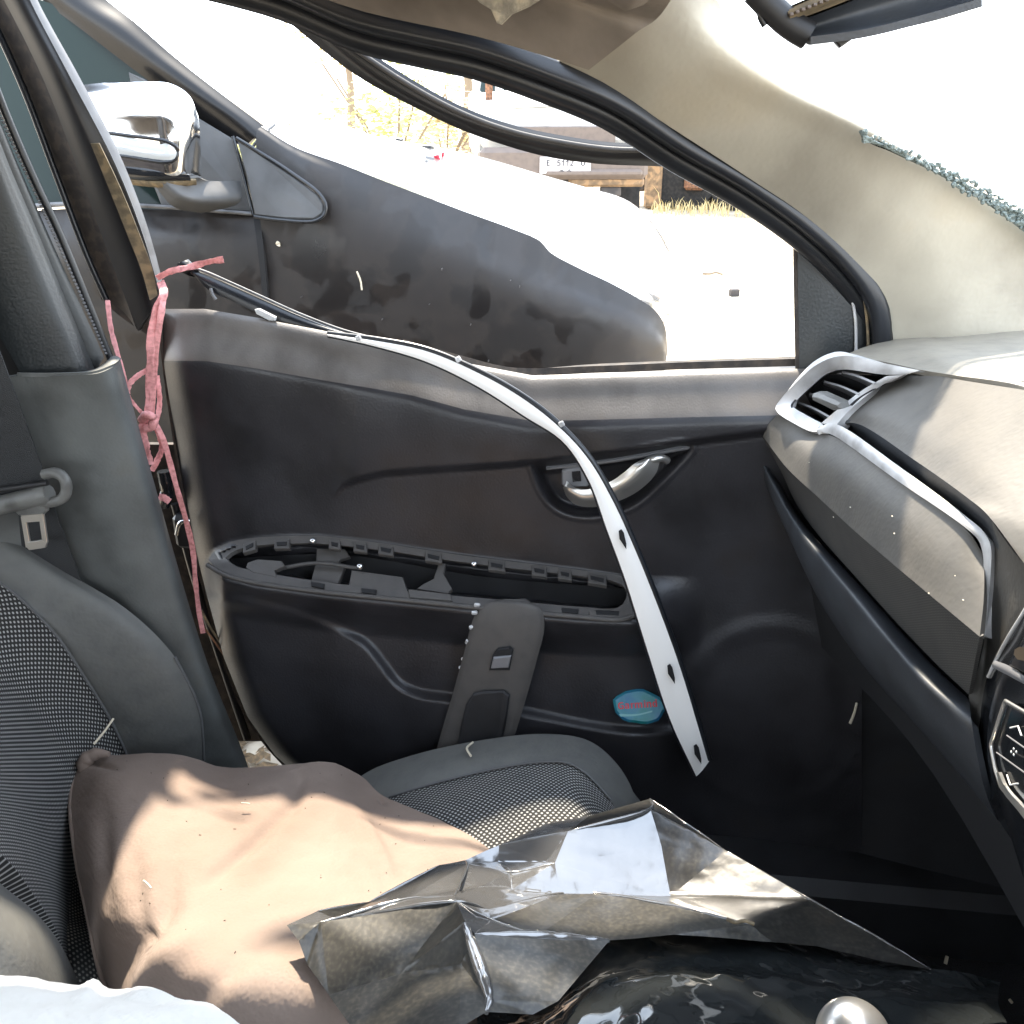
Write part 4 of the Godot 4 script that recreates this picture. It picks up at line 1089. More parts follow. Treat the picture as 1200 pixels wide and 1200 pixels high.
	obj("cushion_front", sheet(loft([P([640, 862, -0.89, 690, 870, -0.875, 722, 896, -0.85, 742, 930, -0.82, 750, 965, -0.785, 765, 1010, -0.76, 780, 1080, -0.68]), V([0.045, 0.5, -0.86, 0.06, 0.5, -0.82, 0.07, 0.5, -0.78, 0.075, 0.5, -0.72, 0.08, 0.5, -0.66, 0.08, 0.5, -0.58, 0.08, 0.5, -0.5]), V([0.0, 0.38, -0.86, 0.02, 0.38, -0.82, 0.03, 0.38, -0.78, 0.04, 0.38, -0.72, 0.04, 0.38, -0.66, 0.04, 0.38, -0.58, 0.04, 0.38, -0.5])], 30, 14)), M.seat_vinyl, s)
	obj("cushion_seam", tube(spline(P([456, 934, -0.823, 520, 915, -0.823, 580, 901, -0.824, 634, 893, -0.82, 668, 895, -0.808, 690, 909, -0.794, 716, 937, -0.773]), 50), 0.0014), M.seam_thread, s)
	obj("cushion_tear", tube(spline(P([552, 886, -0.85, 547, 877, -0.866, 554, 870, -0.885]), 8), 0.0014), M.straw, s)

# ------------------------------------------------------------------ loose things in the cabin
func crease(p: Vector2, a: Vector2, b: Vector2, w: float) -> float:     # a soft fold from a to b
	var q := Geometry2D.get_closest_point_to_segment(p, a, b)
	var t := a.distance_to(q) / a.distance_to(b)
	return exp(-pow(p.distance_to(q) / w, 2.0)) * sin(PI * clampf(t * 0.9 + 0.05, 0, 1))

func loose_things() -> void:
	# pillow
	var pl := [P([100, 886, -0.80, 150, 884, -0.79, 210, 886, -0.79, 270, 901, -0.80, 330, 898, -0.81, 390, 895, -0.82, 422, 910, -0.82, 450, 934, -0.775, 505, 955, -0.745, 565, 988, -0.70, 610, 1030, -0.655]),
		P([88, 905, -0.77, 140, 905, -0.735, 210, 915, -0.73, 270, 928, -0.735, 330, 928, -0.74, 385, 930, -0.745, 425, 945, -0.745, 455, 965, -0.72, 505, 985, -0.695, 560, 1012, -0.66, 600, 1050, -0.625]),
		P([84, 940, -0.73, 140, 960, -0.66, 210, 980, -0.635, 270, 995, -0.63, 330, 1000, -0.63, 385, 1005, -0.63, 430, 1015, -0.63, 465, 1030, -0.625, 505, 1045, -0.62, 545, 1060, -0.61, 580, 1090, -0.6]),
		P([90, 1000, -0.66, 145, 1040, -0.57, 210, 1062, -0.54, 270, 1075, -0.53, 330, 1080, -0.525, 385, 1085, -0.525, 430, 1095, -0.525, 465, 1105, -0.525, 505, 1115, -0.525, 540, 1125, -0.525, 570, 1150, -0.52]),
		P([104, 1070, -0.60, 150, 1105, -0.52, 210, 1135, -0.47, 270, 1155, -0.455, 330, 1165, -0.45, 385, 1172, -0.45, 430, 1180, -0.45, 465, 1190, -0.45, 505, 1200, -0.45, 540, 1210, -0.45, 570, 1230, -0.45]),
		P([122, 1148, -0.55, 160, 1190, -0.48, 215, 1230, -0.44, 270, 1260, -0.43, 330, 1280, -0.425, 385, 1285, -0.425, 430, 1290, -0.425, 465, 1295, -0.425, 505, 1300, -0.425, 540, 1300, -0.425, 570, 1300, -0.425])]
	var g := loft(pl, 150, 130)
	# pull folds into the cloth: uv of the pillow is close to the photograph's own corner of it
	var folds := [[0.05, 0.96, 0.22, 0.50, 0.026, -0.013], [0.08, 1.0, 0.26, 0.62, 0.022, 0.009], [0.24, 0.54, 0.44, 0.22, 0.016, -0.009], [0.12, 0.80, 0.13, 0.46, 0.020, -0.006], [0.06, 0.72, 0.08, 0.36, 0.016, -0.006], [0.20, 0.92, 0.36, 0.66, 0.028, -0.006], [0.42, 0.30, 0.44, 0.06, 0.016, -0.005], [0.55, 0.2, 0.7, 0.4, 0.03, 0.004], [0.17, 0.66, 0.20, 0.40, 0.014, -0.004], [0.70, 0.02, 0.68, 0.10, 0.012, -0.004], [0.02, 0.06, 0.10, 0.2, 0.02, -0.005]]
	var fn := FastNoiseLite.new()
	fn.seed = 4; fn.frequency = 7.0
	g = pushed(g, func(u, v, p):
		var h := 0.0
		for f in folds:
			h += f[5] * crease(Vector2(u, v), Vector2(f[0], f[1]), Vector2(f[2], f[3]), f[4])
		return h + 0.004 * fn.get_noise_3dv(p * 0.7) + 0.0012 * fn.get_noise_3dv(p * 4.0))
	var pw := thing("pillow", "tan brown cushion lying on the passenger seat against its backrest", "cushion", Vector3(-0.25, 0.55, -0.6))
	obj("cushion_cover", sheet(g, 0.004), M.pillow_cloth, pw)
	var rn := RandomNumberGenerator.new()
	rn.seed = 8
	var lint := start()
	for i in 40:
		var q: Vector3 = g[rn.randi_range(8, 90)][rn.randi_range(12, 120)]
		box(lint, q + (eye - q).normalized() * 0.0006, Vector3(rn.randf_range(0.0006, 0.003), 0.0006, 0.0007), 0.0002, Basis.from_euler(Vector3(0, rn.randf() * TAU, rn.randf())))
	obj("lint", lint.commit(), M.dirt_brown, pw).set_meta("kind", "stuff")
	var back := []
	for r in pl:
		var q := PackedVector3Array()
		for i in r.size():
			q.append(r[i].lerp(Vector3(-0.22, 0.58, -0.66), 0.12) + Vector3(0, -0.07 * sin(PI * i / (r.size() - 1.0)), 0))
		back.append(q)
	obj("cushion_underside", sheet(loft(back, 30, 30)), M.pillow_cloth, pw)
	obj("piping", tube(spline(P([100, 886, -0.80, 88, 905, -0.772, 83, 940, -0.732, 89, 1000, -0.662, 103, 1070, -0.602, 121, 1148, -0.552, 150, 1200, -0.5]), 50), 0.003), M.pillow_cloth, pw)
	obj("torn_corner", tube(spline(P([98, 905, -0.77, 100, 892, -0.775, 112, 884, -0.78, 128, 884, -0.78]), 14), 0.008, 8, Vector3(0.1, 1, 0.2), [0.6, 0.8, 1.0, 1.1, 1.0, 1.2, 1.0, 0.9, 1.0, 0.8, 0.7, 0.6, 0.5, 0.4]), M.pillow_cloth, pw)
	var sticks := [[110, 872, -0.78, 133, 842, -0.81, 0.0014, "pale splinter stuck in the seat back beside the cushion's corner"], [168, 1032, -0.54, 177, 1041, -0.535, 0.0009, "tiny pale straw on the shaded part of the tan cushion"], [996, 848, -0.93, 1004, 824, -0.95, 0.0016, "bright white splinter hanging in the dark footwell"], [283, 941, -0.70, 293, 942, -0.70, 0.0008, "short dark thread on the sunlit top of the tan cushion"], [345, 700, -0.97, 350, 708, -0.97, 0.0006, "tiny pale fibre on the door below the armrest opening"]]
	for q in sticks:
		lone("splinter", tube(spline(P([q[0], q[1], q[2], (q[0] + q[3]) * 0.5 + 1, (q[1] + q[4]) * 0.5, (q[2] + q[5]) * 0.5, q[3], q[4], q[5]]), 8), q[6], 6), M.straw, q[7], "splinter")
	# white cloth at the near edge
	g = loft([P([-120, 1120, -0.42, -40, 1136, -0.42, 20, 1143, -0.42, 60, 1150, -0.42, 92, 1152, -0.42, 112, 1146, -0.42, 130, 1157, -0.42, 175, 1156, -0.41, 215, 1168, -0.40, 255, 1186, -0.39, 290, 1210, -0.38, 310, 1240, -0.37]), P([-120, 1170, -0.36, -40, 1180, -0.36, 40, 1190, -0.355, 92, 1195, -0.35, 140, 1200, -0.345, 200, 1215, -0.34, 260, 1235, -0.335, 320, 1270, -0.33]), P([-120, 1300, -0.26, 0, 1300, -0.26, 100, 1310, -0.255, 200, 1330, -0.25, 320, 1380, -0.245])], 70, 30)
	g = pushed(g, func(_u, _v, p): return 0.006 * fn.get_noise_3dv(p * 2.0))
	lone("white_cloth", sheet(g, 0.006), M.white_cloth, "bright white cloth in the near left corner in front of the tan cushion", "cloth")
	film()
	# loose armrest cover with the window switch hole
	var ap := thing("armrest_cover", "loose grey armrest cover with a switch hole, standing upright against the door", "armrest", W(560, 880, -0.915))
	var ol := P([508, 892, -0.925, 516, 862, -0.928, 530, 815, -0.934, 545, 760, -0.94, 556, 722, -0.945, 568, 708, -0.948, 586, 702, -0.949])
	var orr := P([594, 892, -0.915, 602, 866, -0.918, 616, 820, -0.924, 630, 770, -0.93, 638, 735, -0.935, 634, 714, -0.94, 614, 702, -0.946])
	g = loft([ol, spline(ol, 7), orr], 40, 22, false)
	g = pushed(loft([ol, orr], 50, 24, false), func(u, v, _p): return 0.008 * sqrt(maxf(0.0, sin(PI * v))) - 0.006 * smoothstep(0.9, 1.0, u))
	var main := obj("cover_shell", sheet(g, 0.006), M.arm_plastic, ap)
	obj("switch_hole", plate(P([573, 786, -0.921, 577, 768, -0.9225, 583, 761, -0.923, 597, 759, -0.923, 601, 762, -0.9225, 597, 786, -0.921]), 0.004, 0.001), M.pit_black, main)
	obj("window_switch", plate(P([575, 784, -0.918, 578, 771, -0.919, 599, 769, -0.919, 596, 783, -0.918]), 0.006, 0.0015), M.slat_grey, main)
	obj("pull_cup", plate(P([536, 872, -0.909, 540, 850, -0.911, 546, 826, -0.914, 554, 814, -0.915, 566, 811, -0.9155, 590, 810, -0.9155, 597, 816, -0.915, 594, 840, -0.911, 588, 872, -0.908, 580, 895, -0.906, 534, 895, -0.906]), 0.004, 0.002), M.dark_plastic, main)
	for q in [[559, 709], [556, 718], [553, 735], [548, 752], [544, 772], [541, 782]]:
		obj("torn_clip", a_box(W(q[0], q[1], -0.942), Vector3(0.007, 0.005, 0.004), 0.001, Basis.from_euler(Vector3(0.4, 0.3, q[0]))), M.silver_paint, main)
	# steel window trim sprung off the door and hanging into the cabin
	var ts := thing("window_trim_strip", "bright metal window trim strip sprung loose and curving down across the door", "trim strip", W(640, 480, -0.95))
	var ua := spline(P([384, 392, -1.03, 400, 394, -1.025, 440, 399, -1.012, 500, 411, -0.995, 560, 436, -0.975, 610, 464, -0.958, 652, 496, -0.945, 690, 537, -0.935, 720, 588, -0.925, 745, 643, -0.915, 775, 718, -0.905, 800, 788, -0.897, 831, 892, -0.886]), 90)
	var ub := spline(P([384, 394, -1.028, 400, 397, -1.022, 440, 406, -1.008, 500, 424, -0.991, 560, 453, -0.971, 615, 488, -0.954, 660, 518, -0.941, 690, 563, -0.931, 711, 620, -0.921, 733, 680, -0.911, 758, 760, -0.90, 786, 845, -0.892, 816, 910, -0.884]), 90)
	obj("metal_face", strip(ua, ub, 90, 0.0015, 0.002), M.strip_steel, ts)
	var e1 := PackedVector3Array()
	var e2 := PackedVector3Array()
	for i in 90:
		var across: Vector3 = (ub[i] - ua[i]).normalized()
		e1.append(ua[i] - across * 0.0012 + Vector3(0, 0, -0.002))
		e2.append(ub[i] + across * 0.0005 + Vector3(0, 0, -0.003))
	var ed := obj("rubber_edge", tube(e1, 0.0032), M.seal_rubber, ts)
	obj("rubber_edge", tube(e2, 0.0024), M.seal_rubber, ts)
	for q in [[729, 632, 0.0], [786, 790, 0.0], [817, 884, 0.0]]:
		var z := -0.917 if q[1] < 700 else (-0.895 if q[1] < 800 else -0.885)
		obj("slot", plate(P([q[0] - 4, q[1] - 9, z + 0.006, q[0] - 1, q[1] - 11, z + 0.006, q[0] + 2, q[1] - 7, z + 0.006, q[0] + 5, q[1] + 6, z + 0.006, q[0] + 5, q[1] + 12, z + 0.006, q[0] + 1, q[1] + 6, z + 0.006, q[0] - 3, q[1], z + 0.006]), 0.002, 0.0004), M.pit_black, ts)
	for q in [[420, 396, -1.015], [537, 421, -0.98], [658, 497, -0.943]]:
		obj("clip", a_box(W(q[0], q[1], q[2]), Vector3(0.006, 0.006, 0.004), 0.001, Basis.from_euler(Vector3(0, 0, 0.5))), M.silver_paint, ts)
	# rubber belt seal lying on top of the door
	var rs := thing("rubber_seal", "black rubber window seal with white clips bowed up above the door top", "rubber seal", W(330, 370, -1.06))
	obj("seal_band", strip(P([210, 310, -1.075, 240, 320, -1.073, 270, 333, -1.072, 310, 351, -1.07, 350, 369, -1.068, 400, 388, -1.064, 445, 399, -1.06, 490, 407, -1.055]), P([222, 318, -1.07, 245, 340, -1.065, 275, 354, -1.062, 310, 370, -1.06, 350, 384, -1.058, 395, 395, -1.056, 440, 403, -1.055, 490, 410, -1.05]), 50, 0.008, 0.004), M.seal_rubber, rs)
	obj("seal_edge", tube(spline(P([210, 309, -1.074, 240, 318, -1.072, 270, 331, -1.071, 310, 349, -1.069, 350, 367, -1.067, 400, 386, -1.063, 445, 398, -1.059]), 40), 0.0015), M.seal_grey, rs)
	obj("clip", plate(P([298, 363, -1.05, 303, 362, -1.05, 323, 372, -1.05, 322, 376, -1.05, 315, 376, -1.05, 300, 368, -1.05]), 0.004, 0.001), M.print_white, rs)
	obj("clip", tube(spline(P([247, 338, -1.06, 249, 345, -1.058, 253, 351, -1.058]), 6), 0.002), M.seal_grey, rs)
	belt()
	string()
	# round blue lid in the door pocket
	var bt := thing("bottle_cap", "round blue lid with faint red lettering lying in the door's map pocket", "lid", W(750, 828, -0.93))
	var bc := W(749, 828, -0.935)
	var face_n := (eye - bc).normalized()
	var ring := PackedVector3Array()
	var rx := face_n.cross(Vector3.UP).normalized() * -1.0
	var ry := rx.cross(face_n).normalized() * -1.0
	if ry.y < 0: ry = -ry
	if rx.x < 0: rx = -rx
	for i in 26:
		var t := TAU * i / 26
		var wob := 1.0 + 0.03 * sin(5 * t) + 0.02 * sin(9 * t + 1.0)
		ring.append(bc + (rx * cos(t) * 0.0315 + ry * sin(t) * 0.0205) * wob)
	var lid := obj("lid", plate(ring, 0.012, 0.003), M.bottle_blue, bt)
	var tm := TextMesh.new()
	tm.text = "Garmind"
	var f := SystemFont.new()
	f.font_names = PackedStringArray(["Droid Sans"])
	f.font_italic = true
	f.font_weight = 700
	tm.font = f
	tm.font_size = 32
	tm.pixel_size = 0.00036
	tm.depth = 0.0006
	var tx := obj("lettering", tm, M.print_red, bt)
	tx.transform = Transform3D(Basis(rx, ry, rx.cross(ry)) * Basis.from_euler(Vector3(0, 0, 0.16)), bc + face_n * 0.0006 + ry * 0.002 - bt.position - rx * 0.002)
	obj("paler_band", strip(PackedVector3Array([bc - rx * 0.024 - ry * 0.011 + face_n * 0.0005, bc - rx * 0.002 - ry * 0.009 + face_n * 0.0005, bc + rx * 0.016 - ry * 0.003 + face_n * 0.0005]), PackedVector3Array([bc - rx * 0.021 - ry * 0.014 + face_n * 0.0005, bc - rx * 0.002 - ry * 0.011 + face_n * 0.0005, bc + rx * 0.016 - ry * 0.005 + face_n * 0.0005]), 10, 0.0004), M.bottle_teal, lid)
	# litter on the footwell floor
	var rng := RandomNumberGenerator.new()
	rng.seed = 9
	var st := start()
	for i in 130:
		var q := Vector3(rng.randf_range(0.1, 0.6), 0.279, rng.randf_range(-0.88, -0.5))
		box(st, q, Vector3(rng.randf_range(0.002, 0.012), 0.003, rng.randf_range(0.002, 0.008)), 0.0005, Basis.from_euler(Vector3(0, rng.randf() * TAU, rng.randf() * 0.4)))
	var lit := lone("floor_litter", st.commit(), M.straw, "scattered pale crumbs on the dark footwell carpet", "litter")
	lit.set_meta("kind", "stuff")

func film() -> void:
	var fn := FastNoiseLite.new()
	fn.seed = 19; fn.frequency = 9.0
	var o := thing("plastic_sheet", "crumpled glossy black plastic sheet draped over the seat front and console", "plastic sheet", Vector3(0.0, 0.6, -0.5))
	# corners of the folds, met by flat facets that are divided and slightly buckled
	var v := {
		"tip": W(336, 1084, -0.49), "tip2": W(350, 1102, -0.475), "tip3": W(372, 1067, -0.505), "n1": W(376, 1080, -0.49), "n2": W(392, 1076, -0.50),
		"r1": W(432, 1057, -0.535), "r2": W(515, 1014, -0.59), "r3": W(545, 1008, -0.60), "r4": W(585, 990, -0.62), "r5": W(640, 966, -0.645), "r6": W(690, 957, -0.66), "r7": W(762, 936, -0.69),
		"a1": W(478, 1053, -0.52), "a2": W(532, 1050, -0.515), "a3": W(548, 1012, -0.585), "a4": W(560, 1040, -0.545), "a5": W(598, 1022, -0.585), "a6": W(600, 1042, -0.565), "a7": W(584, 1010, -0.605), "a8": W(640, 1010, -0.60), "a9": W(665, 975, -0.635), "a10": W(650, 1012, -0.585), "a11": W(772, 945, -0.68),
		"m1": W(535, 1056, -0.505), "m2": W(572, 1065, -0.515), "m3": W(575, 1078, -0.49), "m4": W(650, 1050, -0.535), "m5": W(700, 1047, -0.55), "m6": W(790, 1062, -0.545), "m7": W(880, 1084, -0.525), "m8": W(905, 1104, -0.51), "m9": W(786, 1050, -0.565), "m10": W(775, 992, -0.635),
		"b1": W(545, 1082, -0.47), "b2": W(556, 1095, -0.465), "b3": W(630, 1096, -0.48), "b4": W(715, 1101, -0.495), "b5": W(655, 1172, -0.425), "b6": W(625, 1188, -0.41), "b7": W(574, 1172, -0.41), "b8": W(570, 1186, -0.40), "b9": W(538, 1205, -0.385), "b10": W(790, 1095, -0.505),
		"l1": W(360, 1130, -0.465), "l2": W(385, 1165, -0.44), "l3": W(420, 1215, -0.40), "l4": W(470, 1140, -0.45), "l5": W(540, 1130, -0.45),
		"t1": W(850, 998, -0.63), "t2": W(950, 1054, -0.58), "t3": W(1030, 1098, -0.54), "t4": W(1092, 1136, -0.51), "t5": W(960, 1108, -0.52), "t6": W(1030, 1124, -0.515)}
	# the broad panel that mirrors the open windscreen lies in one plane
	var pc := W(725, 1008, -0.61)
	var pn := (Vector3(0.36, 0.85, -0.12).normalized() - (pc - eye).normalized()).normalized()
	for q in [["a9", 665, 975], ["a10", 650, 1012], ["m10", 775, 992], ["m9", 786, 1050], ["a11", 762, 948], ["m5", 700, 1047], ["m4", 655, 1048]]:
		var r := ray(q[1], q[2])
		v[q[0]] = eye + r * ((pc - eye).dot(pn) / r.dot(pn))
	var panels := [
		["n1 m1 l4", "m1 b1 l4", "b1 l5 l4", "b1 b2 l5", "b2 b7 l5", "l5 b7 b8", "l5 b8 b9", "l4 l5 b9", "l4 b9 l3", "n1 l4 l2", "l4 l3 l2"],
		["n1 l2 l1", "tip2 n1 l1", "tip n1 tip2"],
		["m3 m4 b3", "m4 m5 b3", "m5 m6 b10", "m5 b10 b4", "m5 b4 b3", "m6 m7 b10", "m7 m8 b10"],
		["m3 b3 b2", "b1 m3 b2"],
		["b2 b3 b7", "b3 b5 b7", "b3 b4 b5", "b7 b5 b6", "b7 b6 b8"],
		["a9 a11 m10", "a9 m10 a10", "m10 m9 a10", "a10 m9 m5", "a10 m5 m4"],
		["a11 t1 m10", "r7 t1 a11", "m10 t1 m9", "m9 t1 t2", "m9 t2 m7", "m9 m7 m6", "m9 m6 m5", "m7 t2 t5", "m7 t5 m8", "t2 t3 t5", "t3 t6 t5", "t3 t4 t6"],
		["tip tip3 n1", "tip3 n2 n1"], ["tip3 r1 n2", "n2 r1 a1"], ["n2 a1 m1", "n1 n2 m1", "a1 a2 m1"], ["r1 r2 a1", "a1 r2 a3"], ["a1 a3 a4", "a1 a4 a2"], ["a2 a4 m2", "m1 a2 m2"],
		["r2 r3 a3", "r3 a7 a3"], ["r3 r4 a7"], ["a3 a7 a5", "a3 a5 a4"], ["a4 a5 a6", "a4 a6 m2"], ["r4 r5 a9", "r5 r6 a9"], ["r4 a9 a8", "a9 a10 a8"], ["r4 a8 a7", "a7 a8 a5"], ["a5 a8 a10", "a5 a10 a6"], ["r6 r7 a11", "r6 a11 a9"], ["a10 m4 a6", "a6 m4 m2"], ["m2 m4 m3"], ["m1 m2 b1", "m2 m3 b1"]]
	var st := SurfaceTool.new()
	var dull := SurfaceTool.new()
	var dark := SurfaceTool.new()
	for q in [st, dull, dark]: q.begin(Mesh.PRIMITIVE_TRIANGLES)
	var lift := Vector3(0.2, 0.9, 0.4).normalized()
	for g0 in panels.size():
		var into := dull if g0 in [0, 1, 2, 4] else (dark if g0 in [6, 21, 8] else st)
		into.set_smooth_group(g0 + 1)
		for t in panels[g0]:
			var k: PackedStringArray = t.split(" ")
			var a: Vector3 = v[k[0]]
			var b: Vector3 = v[k[1]]
			var c: Vector3 = v[k[2]]
			if (b - a).cross(c - a).dot(eye - a) > 0:
				var w := b; b = c; c = w
			var m := 9
			var at := func(i, j):
				var q: Vector3 = a + (b - a) * (i / float(m)) + (c - a) * (j / float(m))
				return q + lift * (0.0050 * fn.get_noise_3dv(q * 0.7) + 0.0007 * fn.get_noise_3dv(q * Vector3(2, 2, 6)))
			for i in m:
				for j in m - i:
					for tri in ([[i, j], [i + 1, j], [i, j + 1]] if i + j == m - 1 else [[i, j], [i + 1, j], [i, j + 1], [i + 1, j], [i + 1, j + 1], [i, j + 1]]):
						var q: Vector3 = at.call(tri[0], tri[1])
						into.set_uv(Vector2(q.x, q.z) * 4.0)
						into.add_vertex(q)
	st.generate_normals()
	dull.generate_normals()
	dark.generate_normals()
	obj("darker_face", dark.commit(), M.film_darker, o)  # some panels of the same sheet, in a darker colour
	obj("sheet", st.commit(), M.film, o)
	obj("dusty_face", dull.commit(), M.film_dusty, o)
	# rounded folds that catch the light
	for e in [[["r1", "r2"], 0.0014], [["tip3", "r1"], 0.0012], [["n1", "a1", "a2"], 0.0016], [["n2", "m1", "m2"], 0.0016], [["b2", "b3", "b4"], 0.0042], [["b1", "b7", "b8"], 0.0048], [["m2", "m4", "m5", "m6", "m7"], 0.0018], [["a2", "a3", "r3"], 0.0014], [["a3", "a5", "a10"], 0.0018], [["a7", "a5", "a6"], 0.0012], [["a9", "a11", "r7"], 0.0022], [["r4", "a9"], 0.0013], [["t1", "t2", "t3", "t4"], 0.0014], [["r7", "t1"], 0.0012], [["m1", "m3", "b3"], 0.0014]]:
		var line := PackedVector3Array()
		for k in e[0]: line.append(v[k])
		var path := spline(line, 26)
		var fat := []
		for i in 26:
			path[i] += lift * (0.0050 * fn.get_noise_3dv(path[i] * 0.7) + 0.0007 * fn.get_noise_3dv(path[i] * Vector3(2, 2, 6)) - float(e[1]) * 0.45)
			fat.append(0.25 + 0.75 * sin(PI * (i + 1) / 27.0) + 0.2 * fn.get_noise_1d(i * 3.0))
		obj("folded_edge", tube(path, e[1], 10, Vector3(0.3, 1, 0.2), fat), M.film, o)
	obj("torn_edge", tube(spline(P([852, 1077, -0.52, 862, 1081, -0.52, 872, 1079, -0.52, 884, 1083, -0.518]), 10), 0.0014), M.glue_tan, o)
	# second fold underneath, darker
	var g := loft([P([560, 1190, -0.44, 640, 1165, -0.46, 720, 1098, -0.52, 800, 1085, -0.55, 890, 1086, -0.55, 960, 1108, -0.535, 1040, 1130, -0.52, 1120, 1140, -0.51, 1172, 1152, -0.51]), P([560, 1215, -0.42, 640, 1190, -0.44, 720, 1125, -0.49, 800, 1108, -0.515, 890, 1112, -0.515, 960, 1128, -0.51, 1040, 1142, -0.505, 1120, 1150, -0.50, 1170, 1160, -0.50]), P([580, 1230, -0.41, 650, 1205, -0.42, 720, 1145, -0.465, 800, 1130, -0.48, 890, 1140, -0.48, 960, 1150, -0.48, 1040, 1158, -0.48, 1120, 1164, -0.485, 1170, 1170, -0.485]), P([640, 1260, -0.38, 700, 1230, -0.40, 760, 1160, -0.44, 830, 1146, -0.455, 900, 1152, -0.46, 970, 1160, -0.46, 1050, 1168, -0.46, 1120, 1172, -0.465, 1170, 1176, -0.47]), P([660, 1300, -0.36, 720, 1280, -0.37, 790, 1220, -0.39, 850, 1200, -0.40, 920, 1200, -0.41, 990, 1200, -0.42, 1060, 1200, -0.43, 1130, 1200, -0.44, 1180, 1200, -0.44])], 90, 40)
	g = pushed(g, func(u, v2, p): return 0.0035 * fn.get_noise_3dv(p * 1.3) + 0.002 * fn.get_noise_3dv(p * 3.1))
	lone("dark_plastic_fold", sheet(g, 0.0006), M.film_dark, "darker lower fold of shiny black plastic at the bottom edge beside the gear knob", "plastic sheet")

func belt() -> void:
	var b := thing("seat_belt", "dark seat belt with its grey guide and metal buckle tongue against the centre pillar", "seat belt", W(40, 600, -0.85))
	obj("webbing", strip(P([-60, 250, -0.86, -20, 360, -0.856, 10, 440, -0.852, 58, 572, -0.85]), P([-160, 290, -0.845, -110, 400, -0.845, -70, 480, -0.842, -20, 600, -0.84]), 40, 0.0014), M.belt_web, b)
	obj("webbing", strip(P([62, 592, -0.862, 76, 630, -0.862, 98, 690, -0.863, 120, 750, -0.866]), P([-10, 600, -0.858, 10, 660, -0.858, 30, 720, -0.86, 50, 780, -0.862]), 30, 0.0014), M.belt_web, b)
	var gd := obj("belt_guide", tube(spline(P([-30, 596, -0.832, 0, 592, -0.832, 30, 585, -0.832, 58, 578, -0.832]), 16), 0.0105, 10, Vector3(0.1, 1, 0.3), [1, 1, 1, 1, 1, 1, 1, 1, 1, 1, 1, 1, 1, 1.05, 1.1, 0.9]), M.belt_plastic, b)
	obj("guide_loop", tube(spline(P([52, 556, -0.836, 64, 554, -0.834, 74, 559, -0.832, 78, 570, -0.83, 75, 582, -0.83, 64, 588, -0.83, 50, 588, -0.832]), 26), 0.0058), M.belt_plastic, b)
	obj("guide_slot", tube(P([-20, 577, -0.83, 56, 566, -0.83]), 0.0028), M.dark_plastic, b)
	obj("guide_neck", plate(P([16, 594, -0.83, 54, 590, -0.83, 54, 600, -0.83, 46, 608, -0.83, 26, 608, -0.83, 18, 602, -0.83]), 0.006, 0.002), M.belt_plastic, b)
	# metal tongue with its window: four bars
	var tg := obj("buckle_tongue", plate(P([24, 604, -0.829, 49, 602, -0.829, 51, 611, -0.829, 27, 613, -0.829]), 0.003, 0.0006), M.satin_chrome, b)
	obj("tongue_side", plate(P([24, 606, -0.8295, 29.5, 606, -0.8295, 35, 640, -0.8295, 30, 642, -0.8295]), 0.003, 0.0005), M.satin_chrome, b)
	obj("tongue_side", plate(P([45, 604, -0.8295, 50.5, 603, -0.8295, 55, 636, -0.8295, 49.5, 637, -0.8295]), 0.003, 0.0005), M.satin_chrome, b)
	obj("tongue_end", plate(P([30, 636, -0.829, 50, 633, -0.829, 55, 636, -0.829, 53, 642, -0.829, 48, 643, -0.829, 34, 645, -0.829, 31, 642, -0.829]), 0.003, 0.0006), M.satin_chrome, b)

func band(called: String, path: PackedVector3Array, w: float, parent: Node3D, twist := 0.0, k := 0) -> void:   # a flat wrinkled ribbon of plastic string
	var n := 40
	var q := spline(path, n)
	var g := [PackedVector3Array(), PackedVector3Array(), PackedVector3Array(), PackedVector3Array(), PackedVector3Array()]
	var fn := FastNoiseLite.new()
	fn.seed = 100 + k; fn.frequency = 20.0
	for i in n:
		var t := (q[mini(i + 1, n - 1)] - q[maxi(i - 1, 0)]).normalized()
		var to := (eye - q[i]).normalized()
		var side := t.cross(to).normalized().rotated(t, twist * sin(i * 0.22 + k))
		var lift := side.cross(t).normalized()
		for r in 5:
			var s := (r - 2) / 2.0
			g[r].append(q[i] + side * (w * 0.34 * s * (1.0 + 0.3 * fn.get_noise_1d(i * 0.01))) + lift * (0.0007 * (r % 2) + 0.0008 * fn.get_noise_2d(i * 0.02, r * 0.03)))
	obj(called, sheet(g, 0.0003), M.raffia, parent)

